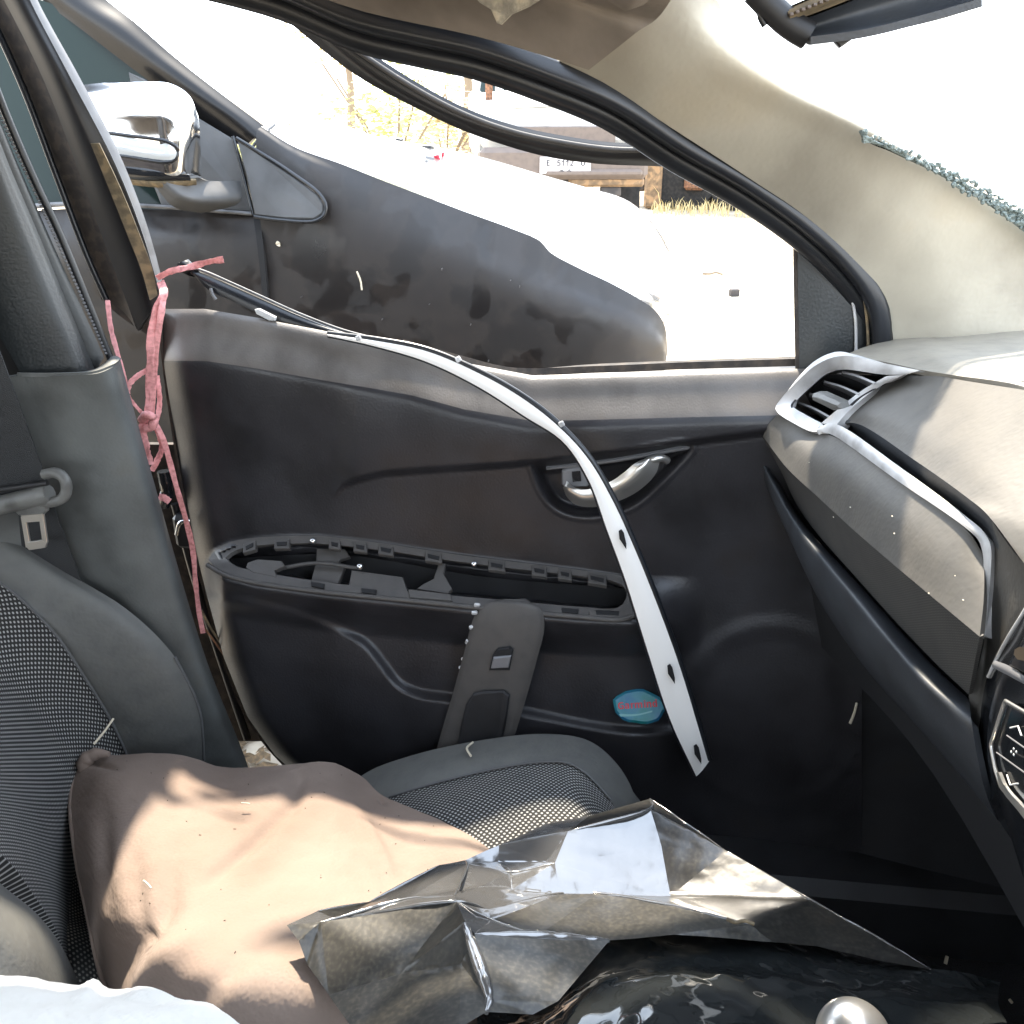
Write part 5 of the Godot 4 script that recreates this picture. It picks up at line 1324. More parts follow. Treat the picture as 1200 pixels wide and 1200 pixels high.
func string() -> void:
	var s := thing("plastic_string", "pink red plastic string knotted round the door frame and hanging down the door gap", "string", W(175, 500, -0.98))
	band("strand", P([184, 326, -1.04, 200, 318, -1.045, 222, 313, -1.05, 244, 307, -1.05, 262, 304, -1.05]), 0.011, s, 0.6, 1)
	band("strand", P([188, 330, -1.04, 192, 345, -1.02, 184, 362, -1.01, 178, 390, -1.0, 176, 440, -0.99, 175, 470, -0.985, 173, 488, -0.98]), 0.014, s, 0.3, 2)
	band("strand", P([192, 340, -1.03, 190, 360, -1.01, 184, 400, -1.0, 180, 450, -0.99, 178, 484, -0.985]), 0.010, s, 0.3, 3)
	band("strand", P([184, 440, -1.01, 187, 470, -1.0, 184, 490, -0.99, 178, 500, -0.985]), 0.009, s, 0.4, 4)
	band("strand", P([126, 352, -1.04, 130, 385, -1.02, 138, 415, -1.0, 146, 445, -0.985, 150, 462, -0.975]), 0.008, s, 0.2, 5)
	band("strand", P([176, 432, -1.0, 162, 440, -0.99, 152, 450, -0.98, 148, 462, -0.975]), 0.009, s, 0.3, 6)
	band("strand", P([148, 460, -0.975, 156, 472, -0.978, 168, 486, -0.98, 174, 494, -0.98]), 0.006, s, 0.4, 7)
	band("strand", P([172, 488, -0.975, 168, 500, -0.972, 170, 520, -0.97, 176, 545, -0.965]), 0.014, s, 0.5, 8)
	band("strand", P([178, 490, -0.98, 186, 508, -0.98, 190, 524, -0.98, 184, 540, -0.975, 178, 552, -0.97]), 0.011, s, 0.6, 9)
	band("strand", P([176, 486, -0.975, 190, 512, -0.975, 200, 545, -0.98, 208, 575, -0.98, 218, 610, -0.985, 226, 645, -0.99, 229, 680, -0.99, 233, 715, -0.985, 238, 742, -0.98]), 0.0095, s, 0.25, 10)
	band("strand", P([186, 582, -0.97, 193, 584, -0.97, 199, 588, -0.97]), 0.012, s, 0.1, 11)
	var kn := tube(spline(P([166, 492, -0.968, 172, 486, -0.962, 180, 490, -0.965, 178, 500, -0.966, 170, 502, -0.965]), 18), 0.005, 8)
	obj("knot", kn, M.raffia, s)

# ------------------------------------------------------------------ the black car alongside
func neighbour_car() -> void:
	var c := thing("parked_car", "dusty black car parked close alongside, with a chrome door mirror", "car", Vector3(-0.9, 0, -2.6))
	# front wing
	var top := P([306, 148, -1.876, 345, 172, -1.878, 400, 192, -1.88, 450, 212, -1.882, 500, 231, -1.884, 545, 248, -1.886, 600, 268, -1.892, 632, 282, -1.896, 645, 296, -1.898, 680, 315, -1.904, 712, 330, -1.912, 745, 348, -1.924, 768, 364, -1.94, 779, 382, -1.956, 782, 402, -1.968])
	var w := [top,
		P([300, 162, -1.856, 345, 192, -1.856, 400, 218, -1.856, 450, 240, -1.858, 500, 260, -1.86, 545, 278, -1.862, 600, 300, -1.868, 632, 314, -1.872, 645, 322, -1.876, 680, 338, -1.884, 712, 350, -1.894, 745, 365, -1.908, 766, 380, -1.928, 778, 396, -1.948, 782, 412, -1.964]),
		P([304, 240, -1.842, 345, 258, -1.84, 400, 272, -1.838, 450, 284, -1.838, 500, 298, -1.84, 545, 312, -1.842, 600, 330, -1.846, 632, 340, -1.85, 645, 345, -1.852, 680, 357, -1.862, 712, 370, -1.872, 745, 384, -1.89, 765, 398, -1.912, 777, 412, -1.936, 780, 428, -1.956]),
		P([310, 330, -1.836, 345, 335, -1.834, 400, 342, -1.832, 450, 348, -1.832, 500, 356, -1.832, 545, 362, -1.834, 600, 372, -1.838, 632, 380, -1.84, 645, 384, -1.842, 680, 394, -1.852, 712, 406, -1.864, 745, 420, -1.884, 764, 432, -1.908, 775, 444, -1.936, 778, 456, -1.956]),
		P([316, 450, -1.836, 345, 452, -1.834, 400, 455, -1.832, 450, 458, -1.832, 500, 462, -1.832, 545, 466, -1.834, 600, 470, -1.838, 632, 474, -1.84, 645, 476, -1.842, 680, 480, -1.852, 712, 486, -1.864, 745, 492, -1.884, 762, 498, -1.908, 772, 504, -1.936, 775, 512, -1.956]),
		P([326, 620, -1.852, 345, 620, -1.848, 400, 620, -1.848, 450, 620, -1.848, 500, 620, -1.848, 545, 622, -1.85, 600, 625, -1.854, 632, 628, -1.856, 645, 630, -1.858, 680, 635, -1.868, 712, 640, -1.884, 745, 645, -1.904, 758, 650, -1.928, 766, 655, -1.952, 770, 660, -1.968])]
	obj("front_wing", sheet(loft(w, 90, 50), 0.002), M.car_black, c)
	# bonnet, seen at a grazing angle
	var hood := [top, P([336, 150, -2.15, 366, 164, -2.15, 418, 183, -2.15, 475, 206, -2.15, 525, 223, -2.15, 568, 237, -2.15, 618, 254, -2.17, 650, 268, -2.18, 664, 282, -2.2, 697, 302, -2.22, 728, 318, -2.25, 755, 336, -2.28, 776, 350, -2.31, 785, 370, -2.34, 788, 390, -2.36]),
		P([345, 148, -2.6, 392, 154, -2.6, 440, 174, -2.6, 500, 191, -2.6, 560, 209, -2.6, 610, 224, -2.6, 650, 237, -2.6, 690, 252, -2.6, 715, 264, -2.6, 738, 280, -2.6, 760, 298, -2.6, 778, 318, -2.6, 787, 340, -2.6, 790, 370, -2.6]),
		P([352, 142, -3.15, 392, 148, -3.15, 430, 160, -3.15, 500, 172, -3.15, 570, 187, -3.15, 640, 207, -3.15, 690, 221, -3.15, 725, 231, -3.15, 745, 243, -3.15, 762, 262, -3.12, 776, 285, -3.08, 786, 310, -3.05, 790, 350, -3.0]),
		V([-1.25, 1.0, -3.5, -1.0, 0.98, -3.5, -0.8, 0.95, -3.5, -0.6, 0.92, -3.5, -0.4, 0.88, -3.5, -0.2, 0.82, -3.45, -0.1, 0.75, -3.4, -0.05, 0.68, -3.35])]
	obj("bonnet", sheet(loft(hood, 60, 40)), M.car_hood, c)
	obj("nose", sheet(loft([V([0.055, 0.74, -1.985, 0.03, 0.70, -2.5, 0.02, 0.70, -2.9, -0.02, 0.68, -3.4]), V([0.05, 0.45, -1.985, 0.04, 0.45, -2.5, 0.03, 0.45, -2.9, 0.0, 0.45, -3.45]), V([0.04, 0.2, -1.99, 0.03, 0.2, -2.5, 0.02, 0.2, -2.9, 0.0, 0.2, -3.45])], 16, 12)), M.car_black, c)
	# doors behind the wing seam
	var dz := [P([-140, 262, -1.86, 0, 250, -1.86, 100, 244, -1.86, 200, 246, -1.86, 298, 250, -1.86]), P([-140, 300, -1.83, 0, 290, -1.83, 100, 284, -1.83, 200, 284, -1.83, 303, 285, -1.832]), P([-140, 360, -1.825, 0, 350, -1.825, 100, 346, -1.825, 200, 344, -1.825, 309, 342, -1.827]), P([-140, 460, -1.835, 0, 455, -1.835, 100, 452, -1.835, 200, 450, -1.835, 315, 450, -1.832]), P([-140, 640, -1.87, 0, 630, -1.87, 100, 625, -1.87, 200, 622, -1.87, 325, 620, -1.87])]
	var dr := obj("front_door", sheet(loft(dz, 50, 30), 0.002), M.car_black, c)
	obj("door_gap", strip(P([296, 248, -1.856, 301, 285, -1.829, 307, 342, -1.824, 313, 450, -1.829]), P([304.5, 249, -1.856, 308, 285, -1.829, 313, 342, -1.824, 319, 450, -1.829]), 20, 0.01), M.pit_black, c)
	obj("belt_moulding", strip(P([-140, 254, -1.85, 0, 243, -1.85, 60, 237, -1.85, 120, 237, -1.85, 190, 240, -1.85, 296, 249, -1.853]), P([-140, 262, -1.85, 0, 250, -1.85, 60, 243, -1.85, 120, 242, -1.85, 190, 245, -1.85, 298, 253, -1.853]), 30, 0.01, 0.003), M.seal_grey, dr)
	# windscreen pillar, roof edge
	var pa := [P([-60, -110, -2.05, 38, -10, -2.0, 100, 38, -1.965, 160, 84, -1.945, 225, 132, -1.93, 262, 158, -1.92, 286, 174, -1.915]), P([-30, -110, -2.02, 70, -10, -1.975, 130, 32, -1.945, 182, 72, -1.925, 245, 118, -1.91, 280, 143, -1.905, 300, 160, -1.90]), P([20, -110, -2.06, 118, -6, -2.0, 160, 28, -1.97, 206, 68, -1.95, 262, 112, -1.935, 298, 139, -1.93, 318, 154, -1.93])]
	obj("windscreen_pillar", sheet(loft(pa, 50, 16), 0.02), M.car_gloss, c)
	obj("pillar_gap", tube(spline(P([297, 171, -1.893, 303, 163, -1.892, 312, 154, -1.90, 322, 146, -1.92]), 10), 0.003), M.seal_grey, c)
	obj("roof", sheet(loft([P([-60, -110, -2.04, -140, -160, -2.1]), V([-2.5, 1.52, -2.15, -3.2, 1.5, -2.15]), V([-2.5, 1.56, -2.7, -3.2, 1.54, -2.7]), V([-2.5, 1.5, -3.3, -3.2, 1.48, -3.3])], 8, 12)), M.car_black, c)
	# glass: side window, quarter light, windscreen
	obj("side_window", sheet(loft([P([-140, -90, -2.02, -40, -40, -1.985, 48, 0, -1.985, 135, 28, -1.985, 228, 95, -1.975]), P([-140, 80, -1.94, -40, 90, -1.935, 40, 110, -1.93, 120, 130, -1.945, 250, 165, -1.955]), P([-140, 256, -1.87, -40, 248, -1.87, 40, 242, -1.87, 120, 244, -1.895, 285, 250, -1.905])], 20, 12)), M.dark_glass, c)
	obj("windscreen", sheet(loft([P([38, -14, -2.04, 130, 28, -1.99, 206, 70, -1.965, 262, 112, -1.95, 330, 158, -1.94]), V([-1.8, 1.47, -2.7, -1.55, 1.38, -2.7, -1.3, 1.28, -2.7, -1.1, 1.17, -2.7, -0.98, 1.11, -2.7]), V([-1.95, 1.45, -3.4, -1.65, 1.36, -3.4, -1.4, 1.26, -3.4, -1.15, 1.14, -3.4, -1.05, 1.08, -3.4])], 20, 14)), M.tint_glass, c)
	# sail: the mirror's black triangle and the fixed triangle before it
	obj("mirror_base_panel", plate(P([150, 84, -1.915, 168, 92, -1.913, 225, 134, -1.905, 273, 163, -1.897, 286, 200, -1.88, 295, 248, -1.862, 240, 246, -1.862, 190, 244, -1.862, 168, 190, -1.885]), 0.012, 0.003), M.matte_grey, c)
	var q := obj("quarter_panel", plate(P([277, 163, -1.851, 310, 184, -1.841, 345, 207, -1.828, 372, 228, -1.814, 379, 240, -1.809, 378, 250, -1.806, 368, 257, -1.803, 330, 256, -1.806, 298, 252, -1.811, 288, 205, -1.831]), 0.02, 0.003), M.matte_grey, c)
	obj("quarter_panel_seal", tube(spline(P([277, 162, -1.852, 310, 182, -1.842, 345, 205, -1.829, 374, 227, -1.816, 382, 241, -1.81, 380, 252, -1.807, 369, 259, -1.804, 330, 258, -1.807, 298, 254, -1.812]), 40, true), 0.004), M.gloss_black, q)
	obj("panel_split", tube(spline(P([273, 160, -1.89, 284, 200, -1.873, 297, 252, -1.85]), 14), 0.004), M.gloss_black, q)
	# door mirror
	var mz := -1.66
	var shell_rows := [P([70, 104, mz - 0.06, 110, 98, mz - 0.06, 160, 96, mz - 0.06, 200, 98, mz - 0.07, 222, 112, mz - 0.08, 232, 135, mz - 0.09]), P([66, 120, mz, 110, 116, mz, 160, 115, mz, 196, 117, mz - 0.01, 218, 128, mz - 0.03, 234, 150, mz - 0.08]), P([66, 152, mz + 0.014, 110, 150, mz + 0.014, 160, 152, mz + 0.014, 196, 155, mz + 0.005, 216, 160, mz - 0.012, 235, 172, mz - 0.08]), P([72, 185, mz + 0.012, 110, 186, mz + 0.012, 160, 192, mz + 0.012, 196, 196, mz + 0.004, 214, 197, mz - 0.012, 236, 192, mz - 0.08]), P([80, 200, mz - 0.005, 115, 203, mz - 0.005, 160, 208, mz - 0.005, 196, 212, mz - 0.01, 216, 212, mz - 0.03, 236, 205, mz - 0.08]), P([90, 204, mz - 0.05, 120, 208, mz - 0.05, 160, 214, mz - 0.05, 196, 218, mz - 0.05, 218, 217, mz - 0.06, 234, 208, mz - 0.08])]
	var mi := obj("door_mirror", sheet(loft(shell_rows, 44, 44), 0.003), M.chrome, c)
	obj("mirror_back", sheet(loft([P([70, 104, mz - 0.06, 160, 96, mz - 0.06, 222, 112, mz - 0.08]), P([60, 150, mz - 0.13, 160, 150, mz - 0.13, 230, 160, mz - 0.12]), P([90, 206, mz - 0.05, 160, 216, mz - 0.05, 234, 210, mz - 0.08])], 12, 8)), M.frame_black, mi)
	obj("signal_lens", sheet(loft([P([112, 156, mz + 0.016, 150, 161, mz + 0.016, 195, 168, mz + 0.007, 204, 173, mz + 0.003]), P([110, 168, mz + 0.019, 150, 174, mz + 0.019, 198, 181, mz + 0.009, 207, 180, mz + 0.002]), P([116, 177, mz + 0.016, 150, 182, mz + 0.016, 196, 188, mz + 0.007, 204, 187, mz + 0.003])], 20, 8), 0.004), M.clear_lens, mi)
	obj("lens_rim", tube(spline(P([112, 154, mz + 0.015, 150, 159, mz + 0.015, 196, 166, mz + 0.006, 208, 174, mz - 0.001, 206, 186, mz - 0.001, 196, 190, mz + 0.006, 150, 184, mz + 0.015, 114, 179, mz + 0.015]), 40), 0.0035), M.gloss_black, mi)
	obj("mirror_lower_band", strip(P([90, 190, mz + 0.012, 130, 194, mz + 0.012, 180, 201, mz + 0.010, 222, 205, mz - 0.02]), P([92, 203, mz + 0.004, 130, 207, mz + 0.004, 180, 212, mz + 0.002, 224, 212, mz - 0.03]), 24, 0.006, 0.003), M.gloss_black, mi)
	obj("mirror_amber_edge", strip(P([94, 204, mz + 0.004, 140, 209, mz + 0.004, 190, 214, mz + 0.001, 230, 211, mz - 0.035]), P([96, 211, mz - 0.008, 140, 215, mz - 0.008, 190, 220, mz - 0.01, 230, 217, mz - 0.045]), 24, 0.005, 0.002), M.glue_tan, mi)
	obj("mirror_foot", sheet(loft([P([182, 218, mz - 0.03, 200, 240, mz - 0.05, 236, 250, -1.85]), P([192, 214, mz, 220, 232, mz - 0.02, 280, 238, -1.83]), P([232, 208, mz - 0.05, 246, 212, -1.78, 282, 212, -1.86])], 12, 10), 0.004), M.matte_grey, mi)
	# wheel, dark underbody
	obj("underbody", a_box(Vector3(-1.7, 0.45, -2.65), Vector3(3.3, 0.5, 1.4), 0.05), M.pit_black, c)
	var rimg := CylinderMesh.new()
	rimg.top_radius = 0.29; rimg.bottom_radius = 0.29; rimg.height = 0.19
	for x in [-0.45, -2.9]:
		var t := obj("wheel", rimg, M.tyre, c)
		t.basis = Basis.from_euler(Vector3(PI / 2, 0, 0))
		t.position = Vector3(x, 0.29, -1.93) - c.position
	# scraped marks and bird lime on the wing
	for m in [[418, 318, 424, 340, 0.002], [369, 197, 373, 200, 0.006], [380, 205, 414, 218, 0.0012], [414, 218, 418, 242, 0.002], [324, 284, 326, 288, 0.004], [284, 60, 286, 62, 0.004]]:
		var z := -1.823 if m[1] > 300 else (-1.875 if m[1] > 190 else -1.9)
		if m[1] == 284: z = -1.834
		if m[1] == 60: continue
		obj("paint_scratch", tube(spline(P([m[0], m[1], z, (m[0] + m[2]) * 0.5 + 1.5, (m[1] + m[3]) * 0.5, z, m[2], m[3], z]), 6), m[4], 6), M.straw, c)
	var rng := RandomNumberGenerator.new()
	rng.seed = 31
	var st := start()
	for i in 16:
		var x := rng.randf_range(320, 760)
		var y := rng.randf_range(250, 425)
		if y < 235 + (x - 320) * 0.27: continue
		box(st, W(x, y, -1.826), Vector3(rng.randf_range(0.001, 0.002), rng.randf_range(0.001, 0.004), 0.012), 0.0003)
	obj("paint_specks", st.commit(), M.arm_plastic, c).set_meta("kind", "stuff")
	# broken bits lying on the bonnet
	var k := 0
	for m in [[441, 178, 7, "frame_black"], [460, 172, 5, "frame_black"], [468, 164, 4, "frame_black"], [456, 170, 4, "slat_grey"], [497, 173, 14, "frame_black"], [503, 186, 6, "slat_grey"], [512, 184, 2, "print_red"], [498, 190, 7, "slat_grey"], [468, 195, 4, "slat_grey"], [519, 180, 1.5, "print_red"]]:
		var at := W(m[0], m[1] + 2, lerpf(-2.25, -3.05, clampf((212.0 - m[1]) / 45.0, 0, 1)))
		obj("broken_bit", a_box(at, Vector3(m[2] * 0.0042, 0.02, 0.02), 0.002, Basis.from_euler(Vector3(0.2, k * 0.7, 0.2 * (k % 3 - 1)))), M[m[3]], c)
		k += 1

# ------------------------------------------------------------------ farther away
func at_far(px: float, py: float, dist: float) -> Vector3:
	var r := ray(px, py)
	return eye + r * (dist / Vector2(r.x, r.z).length())

func ground_at(px: float, py: float) -> Vector3:
	return Wy(px, py, 0.0)

func background() -> void:
	# pick-up truck showing its bumper and number plate
	var o := at_far(660, 200, 8.6)
	o.y = 0.0
	var dirn := Vector3(o.x, 0, o.z).normalized()
	var b := Basis.looking_at(dirn, Vector3.UP).rotated(Vector3.UP, 0.12)      # local +z faces the viewer, +x to the right
	var t := thing("pickup_truck", "dusty brown pick-up with a pale number plate, parked across the bright yard", "truck", o)
	var L := func(x, y, z): return o + b * Vector3(x, y, z)
	var bx := func(called, x, y, z, sx, sy, sz, m, r = 0.02, par = null): return obj(called, a_box(L.call(x, y, z), Vector3(sx, sy, sz), r, b), M[m], t if par == null else par)
	var bu = bx.call("bumper", 0.0, 0.755, 0.05, 1.46, 0.26, 0.16, "truck_brown", 0.04)
	bx.call("bumper_step", 0.25, 0.68, 0.07, 0.85, 0.06, 0.18, "truck_brown", 0.02, bu)
	bx.call("bumper_foot", 0.38, 0.60, 0.02, 0.66, 0.08, 0.12, "truck_tan", 0.02, bu)
	bx.call("bumper_hook", 0.42, 0.52, 0.02, 0.18, 0.08, 0.08, "truck_dark", 0.01, bu)
	bx.call("body_front", 0.0, 1.05, -0.28, 1.5, 0.34, 0.5, "truck_white", 0.06)
	bx.call("grille", 0.0, 0.98, -0.02, 0.9, 0.14, 0.04, "truck_brown", 0.01)
	obj("bonnet", sheet(loft([PackedVector3Array([L.call(-0.74, 1.2, -0.05), L.call(0, 1.23, -0.02), L.call(0.74, 1.2, -0.05)]), PackedVector3Array([L.call(-0.74, 1.27, -0.6), L.call(0, 1.31, -0.6), L.call(0.74, 1.27, -0.6)]), PackedVector3Array([L.call(-0.72, 1.32, -1.1), L.call(0, 1.36, -1.1), L.call(0.72, 1.32, -1.1)])], 10, 8), 0.02), M.truck_white, t)
	obj("windscreen", sheet(loft([PackedVector3Array([L.call(-0.68, 1.33, -1.1), L.call(0, 1.36, -1.05), L.call(0.68, 1.33, -1.1)]), PackedVector3Array([L.call(-0.6, 1.72, -1.5), L.call(0, 1.75, -1.45), L.call(0.6, 1.72, -1.5)])], 10, 6), 0.01), M.dark_glass, t)
	bx.call("cab_roof", 0.0, 1.79, -2.1, 1.35, 0.08, 1.3, "truck_white", 0.03)
	for s in [-1, 1]:
		bx.call("cab_pillar", 0.66 * s, 1.55, -1.45, 0.06, 0.5, 0.1, "truck_white", 0.02)
		bx.call("cab_side", 0.70 * s, 1.05, -1.9, 0.1, 0.6, 1.7, "truck_white", 0.04)
		bx.call("headlight", 0.58 * s, 1.05, -0.03, 0.2, 0.14, 0.05, "clear_lens", 0.02)
		var wh := CylinderMesh.new()
		wh.top_radius = 0.36; wh.bottom_radius = 0.36; wh.height = 0.22
		var w := obj("wheel", wh, M.tyre, t)
		w.basis = b * Basis.from_euler(Vector3(0, 0, PI / 2))
		w.position = L.call(0.62 * s, 0.36, -0.55) - o
	bx.call("cab_rear", 0.0, 1.3, -2.75, 1.36, 0.95, 0.06, "truck_white", 0.03)
	bx.call("chassis", 0.0, 0.62, -1.6, 0.9, 0.14, 3.0, "truck_dark", 0.02)
	obj("wiper", tube(PackedVector3Array([L.call(-0.2, 1.38, -1.05), L.call(0.32, 1.48, -1.16)]), 0.008), M.frame_black, t)
	var np = bx.call("number_plate", 0.0, 0.745, 0.145, 0.44, 0.135, 0.012, "plate_white", 0.004)
	var f := SystemFont.new()
	f.font_names = PackedStringArray(["Droid Sans"])
	f.font_weight = 700
	for row in [["E", 0.0021, -0.15, 0.018], ["5112", 0.0021, 0.0, 0.018], ["U", 0.0021, 0.15, 0.018], ["06", 0.0011, -0.03, -0.045], ["25", 0.0011, 0.03, -0.045]]:
		var tm := TextMesh.new()
		tm.text = row[0]
		tm.font = f
		tm.font_size = 32
		tm.pixel_size = row[1]
		tm.depth = 0.004
		var x := obj("plate_lettering", tm, M.print_dark, np)
		x.transform = Transform3D(b, b * Vector3(row[2], row[3], 0.009) + L.call(0.0, 0.745, 0.145))
	# stripped truck chassis with dark tyres, behind dry grass
	o = at_far(835, 236, 12.6)
	o.y = 0.0
	dirn = Vector3(o.x, 0, o.z).normalized()
	var b2 := Basis.looking_at(dirn, Vector3.UP)
	var c := thing("stripped_truck", "tan stripped truck chassis with dark tyres standing behind dry grass", "truck", o)
	var k := 12.6 / 1010.0
	var bx2 := func(called, px0, py0, px1, py1, depth, m, back = 0.0):
		var ctr := Vector3(((px0 + px1) * 0.5 - 835) * k, (243.0 - (py0 + py1) * 0.5) * k, -back)
		return obj(called, a_box(o + b2 * ctr, Vector3((px1 - px0) * k, (py1 - py0) * k, depth), 0.03, b2), M[m], c)
	bx2.call("front_post", 767, 190, 784, 242, 0.3, "truck_tan", -0.2)
	bx2.call("mudguard", 755, 188, 767, 228, 0.3, "truck_dark", 0.1)
	bx2.call("tank", 774, 178, 824, 212, 0.5, "truck_white", 0.0)
	bx2.call("cross_beam", 820, 206, 905, 214, 0.2, "truck_tan", -0.1)
	bx2.call("cab_floor", 800, 170, 930, 204, 1.2, "truck_tan", 0.6)
	bx2.call("axle_case", 806, 208, 826, 224, 0.3, "rust", -0.2)
	bx2.call("rear_lamp", 786, 218, 802, 222, 0.1, "print_red", -0.15)
	bx2.call("lamp_box", 786, 217, 796, 223, 0.08, "truck_white", -0.2)
	bx2.call("dark_side", 784, 212, 900, 246, 0.2, "truck_dark", 0.5)
	bx2.call("white_tank", 884, 226, 903, 244, 0.3, "truck_white", -0.2)
	bx2.call("far_post", 903, 222, 912, 247, 0.2, "truck_dark", -0.1)
	bx2.call("step", 888, 200, 918, 216, 0.3, "truck_tan", -0.1)
	bx2.call("upper_body", 745, 90, 960, 178, 1.4, "truck_white", 0.9)
	for px in [805.0, 862.0]:
		var wh := CylinderMesh.new()
		wh.top_radius = 0.42; wh.bottom_radius = 0.42; wh.height = 0.26
		var w := obj("wheel", wh, M.tyre, c)
		w.basis = b2 * Basis.from_euler(Vector3(PI / 2, 0, 0.0))
		w.position = b2 * Vector3((px - 835) * k, 0.40, 0.15)
	# dry grass in front of it
	var rng := RandomNumberGenerator.new()
	rng.seed = 40
	var st := start()
	for i in 300:
		var px := rng.randf_range(762, 935)
		var base := at_far(px, 240, rng.randf_range(11.6, 12.4))
		base.y = 0.0
		blade(st, base, rng.randf_range(0.05, 0.17) * (2.2 if i % 14 == 0 else 1.0), rng)
	for i in 500:
		var base := at_far(rng.randf_range(430, 960), 200, rng.randf_range(13.0, 24.0))
		base.y = 0.0
		blade(st, base, rng.randf_range(0.1, 0.35), rng)
	var gr := lone("dry_grass", st.commit(), M.dry_grass, "pale dry grass growing below the stripped truck", "grass")
	gr.set_meta("kind", "stuff")
	# post beside the pick-up
	var pq := at_far(571, 150, 9.0)
	var po := thing("post", "thin reddish post standing left of the pick-up", "post", Vector3(pq.x, 0, pq.z))
	obj("pole", tube(PackedVector3Array([Vector3(pq.x, 0, pq.z), Vector3(pq.x + 0.03, 2.1, pq.z)]), 0.035), M.rust, po)
	obj("pale_sleeve", tube(PackedVector3Array([Vector3(pq.x + 0.09, 0, pq.z), Vector3(pq.x + 0.12, 1.9, pq.z)]), 0.04), M.truck_white, po)
	# block and twig on the ground
	var g := ground_at(860, 347)
	lone("brick_piece", a_box(g + Vector3(0, 0.025, 0), Vector3(0.065, 0.05, 0.05), 0.006, Basis.from_euler(Vector3(0, 0.4, 0))), M.truck_dark, "small dark block lying alone on the bright ground", "block")
	g = ground_at(834, 322)
	lone("twig", tube(spline(PackedVector3Array([g + Vector3(-0.07, 0.01, 0), g + Vector3(-0.01, 0.012, 0.02), g + Vector3(0.03, 0.02, 0), g + Vector3(0.08, 0.01, 0.03)]), 10), 0.008, 6), M.bark, "thin grey twig on the bright ground above the dark block", "twig")
	# fallen leaves on the ground under the door gap
	st = start()
	var under := Wy(312, 884, 0.0)
	for i in 500:
		var q := under + Vector3(rng.randf_range(-0.35, 0.35), rng.randf_range(0.004, 0.02), rng.randf_range(-0.3, 0.3))
		var bb := Basis.from_euler(Vector3(rng.randf_range(-0.4, 0.4), rng.randf() * TAU, rng.randf_range(-0.4, 0.4)))
		var w := rng.randf_range(0.012, 0.03)
		face(st, [q - bb.x * w, q + bb.z * w * 0.5, q + bb.x * w, q - bb.z * w * 0.5], bb.y)
	var lv := lone("fallen_leaves", st.commit(), M.fallen_leaf, "tan fallen leaves on the ground seen through the door gap", "leaves")
	lv.set_meta("kind", "stuff")
	# shrubs and trees
	shrub(at_far(300, 60, 17.0), 1.3, 1.0, M.leaf_pale, 1, "green bush beyond the parked car's windscreen, farthest left")
	shrub(at_far(455, 130, 15.0), 1.9, 1.9, M.leaf_pale, 2, "yellow green bush seen over the parked car's bonnet below the window frame")
	shrub(at_far(520, 120, 18.0), 1.6, 1.7, M.leaf_dry, 3, "sparse dry bush just left of the reddish post")
	tree(at_far(545, 100, 26.0), 5.0, 4, "pale leafed tree beyond the reddish post")
	tree(at_far(405, 60, 34.0), 5.5, 5, "far pale tree between the two bushes")

func blade(st: SurfaceTool, base: Vector3, h: float, rng: RandomNumberGenerator) -> void:
	var a := rng.randf() * TAU
	var side := Vector3(cos(a), 0, sin(a)) * 0.009
	var lean := Vector3(rng.randf_range(-0.5, 0.5), 0, rng.randf_range(-0.5, 0.5)) * h
	face(st, [base - side, base + side, base + lean * 0.4 + Vector3(0, h * 0.7, 0) + side * 0.6, base + lean * 0.4 + Vector3(0, h * 0.7, 0) - side * 0.6], Vector3(0, 0, 1))
	face(st, [base + lean * 0.4 + Vector3(0, h * 0.7, 0) - side * 0.6, base + lean * 0.4 + Vector3(0, h * 0.7, 0) + side * 0.6, base + lean + Vector3(0, h, 0)], Vector3(0, 0, 1))

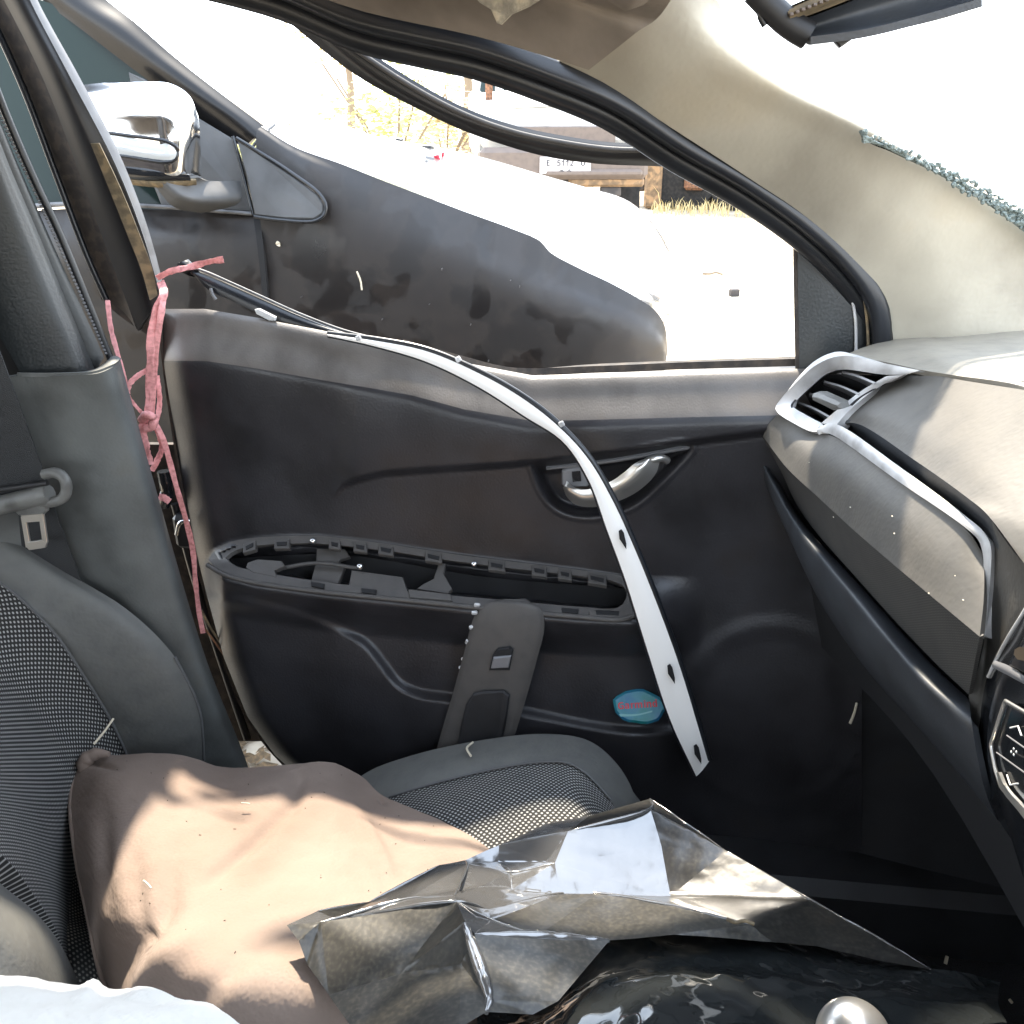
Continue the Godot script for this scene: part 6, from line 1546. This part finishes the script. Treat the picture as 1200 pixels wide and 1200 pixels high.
func leaves(c: Vector3, r: Vector3, n: int, size: float, rng: RandomNumberGenerator) -> ArrayMesh:
	var st := start()
	for i in n:
		var d := Vector3(rng.randfn(), rng.randfn(), rng.randfn()).normalized() * pow(rng.randf(), 0.5)
		d *= 0.75 + 0.35 * sin(d.x * 5.0 + d.y * 7.0) * cos(d.z * 6.0)
		var p := c + d * r
		var bb := Basis.from_euler(Vector3(rng.randf() * TAU, rng.randf() * TAU, 0))
		var s := size * rng.randf_range(0.6, 1.4)
		face(st, [p - bb.x * s, p + bb.y * s * 0.5, p + bb.x * s, p - bb.y * s * 0.5], bb.z)
	return st.commit()

func shrub(at: Vector3, w: float, h: float, m: Material, seed_: int, label: String) -> void:
	var rng := RandomNumberGenerator.new()
	rng.seed = seed_
	at.y = 0
	var s := thing("bush", label, "bush", at)
	for i in 5:
		var tip := at + Vector3(rng.randf_range(-0.5, 0.5) * w, h * rng.randf_range(0.6, 1.0), rng.randf_range(-0.4, 0.4) * w)
		obj("stem", tube(PackedVector3Array([at, at.lerp(tip, 0.5) + Vector3(0.05, 0.1, 0), tip]), 0.018, 5), M.bark, s)
	obj("foliage", leaves(at + Vector3(0, h * 0.55, 0), Vector3(w * 0.6, h * 0.55, w * 0.5), 900, 0.055, rng), m, s)

func tree(at: Vector3, h: float, seed_: int, label: String) -> void:
	var rng := RandomNumberGenerator.new()
	rng.seed = seed_
	at.y = 0
	var t := thing("tree", label, "tree", at)
	obj("trunk", tube(PackedVector3Array([at, at + Vector3(0.1, h * 0.3, 0), at + Vector3(0, h * 0.6, 0.1), at + Vector3(0.1, h * 0.85, 0)]), 0.13, 7, Vector3(1, 0, 0.1), [1.2, 0.9, 0.6, 0.3]), M.bark, t)
	for i in 6:
		var s := at + Vector3(0, h * rng.randf_range(0.35, 0.65), 0)
		var tip := s + Vector3(rng.randf_range(-1, 1), rng.randf_range(0.3, 0.9), rng.randf_range(-1, 1)) * h * 0.3
		obj("limb", tube(PackedVector3Array([s, s.lerp(tip, 0.5) + Vector3(0, 0.1, 0), tip]), 0.04, 5), M.bark, t)
	obj("crown", leaves(at + Vector3(0, h * 0.68, 0), Vector3(h * 0.4, h * 0.36, h * 0.4), 3200, 0.09, rng), M.leaf_pale if seed_ % 2 == 0 else M.leaf_dry, t)
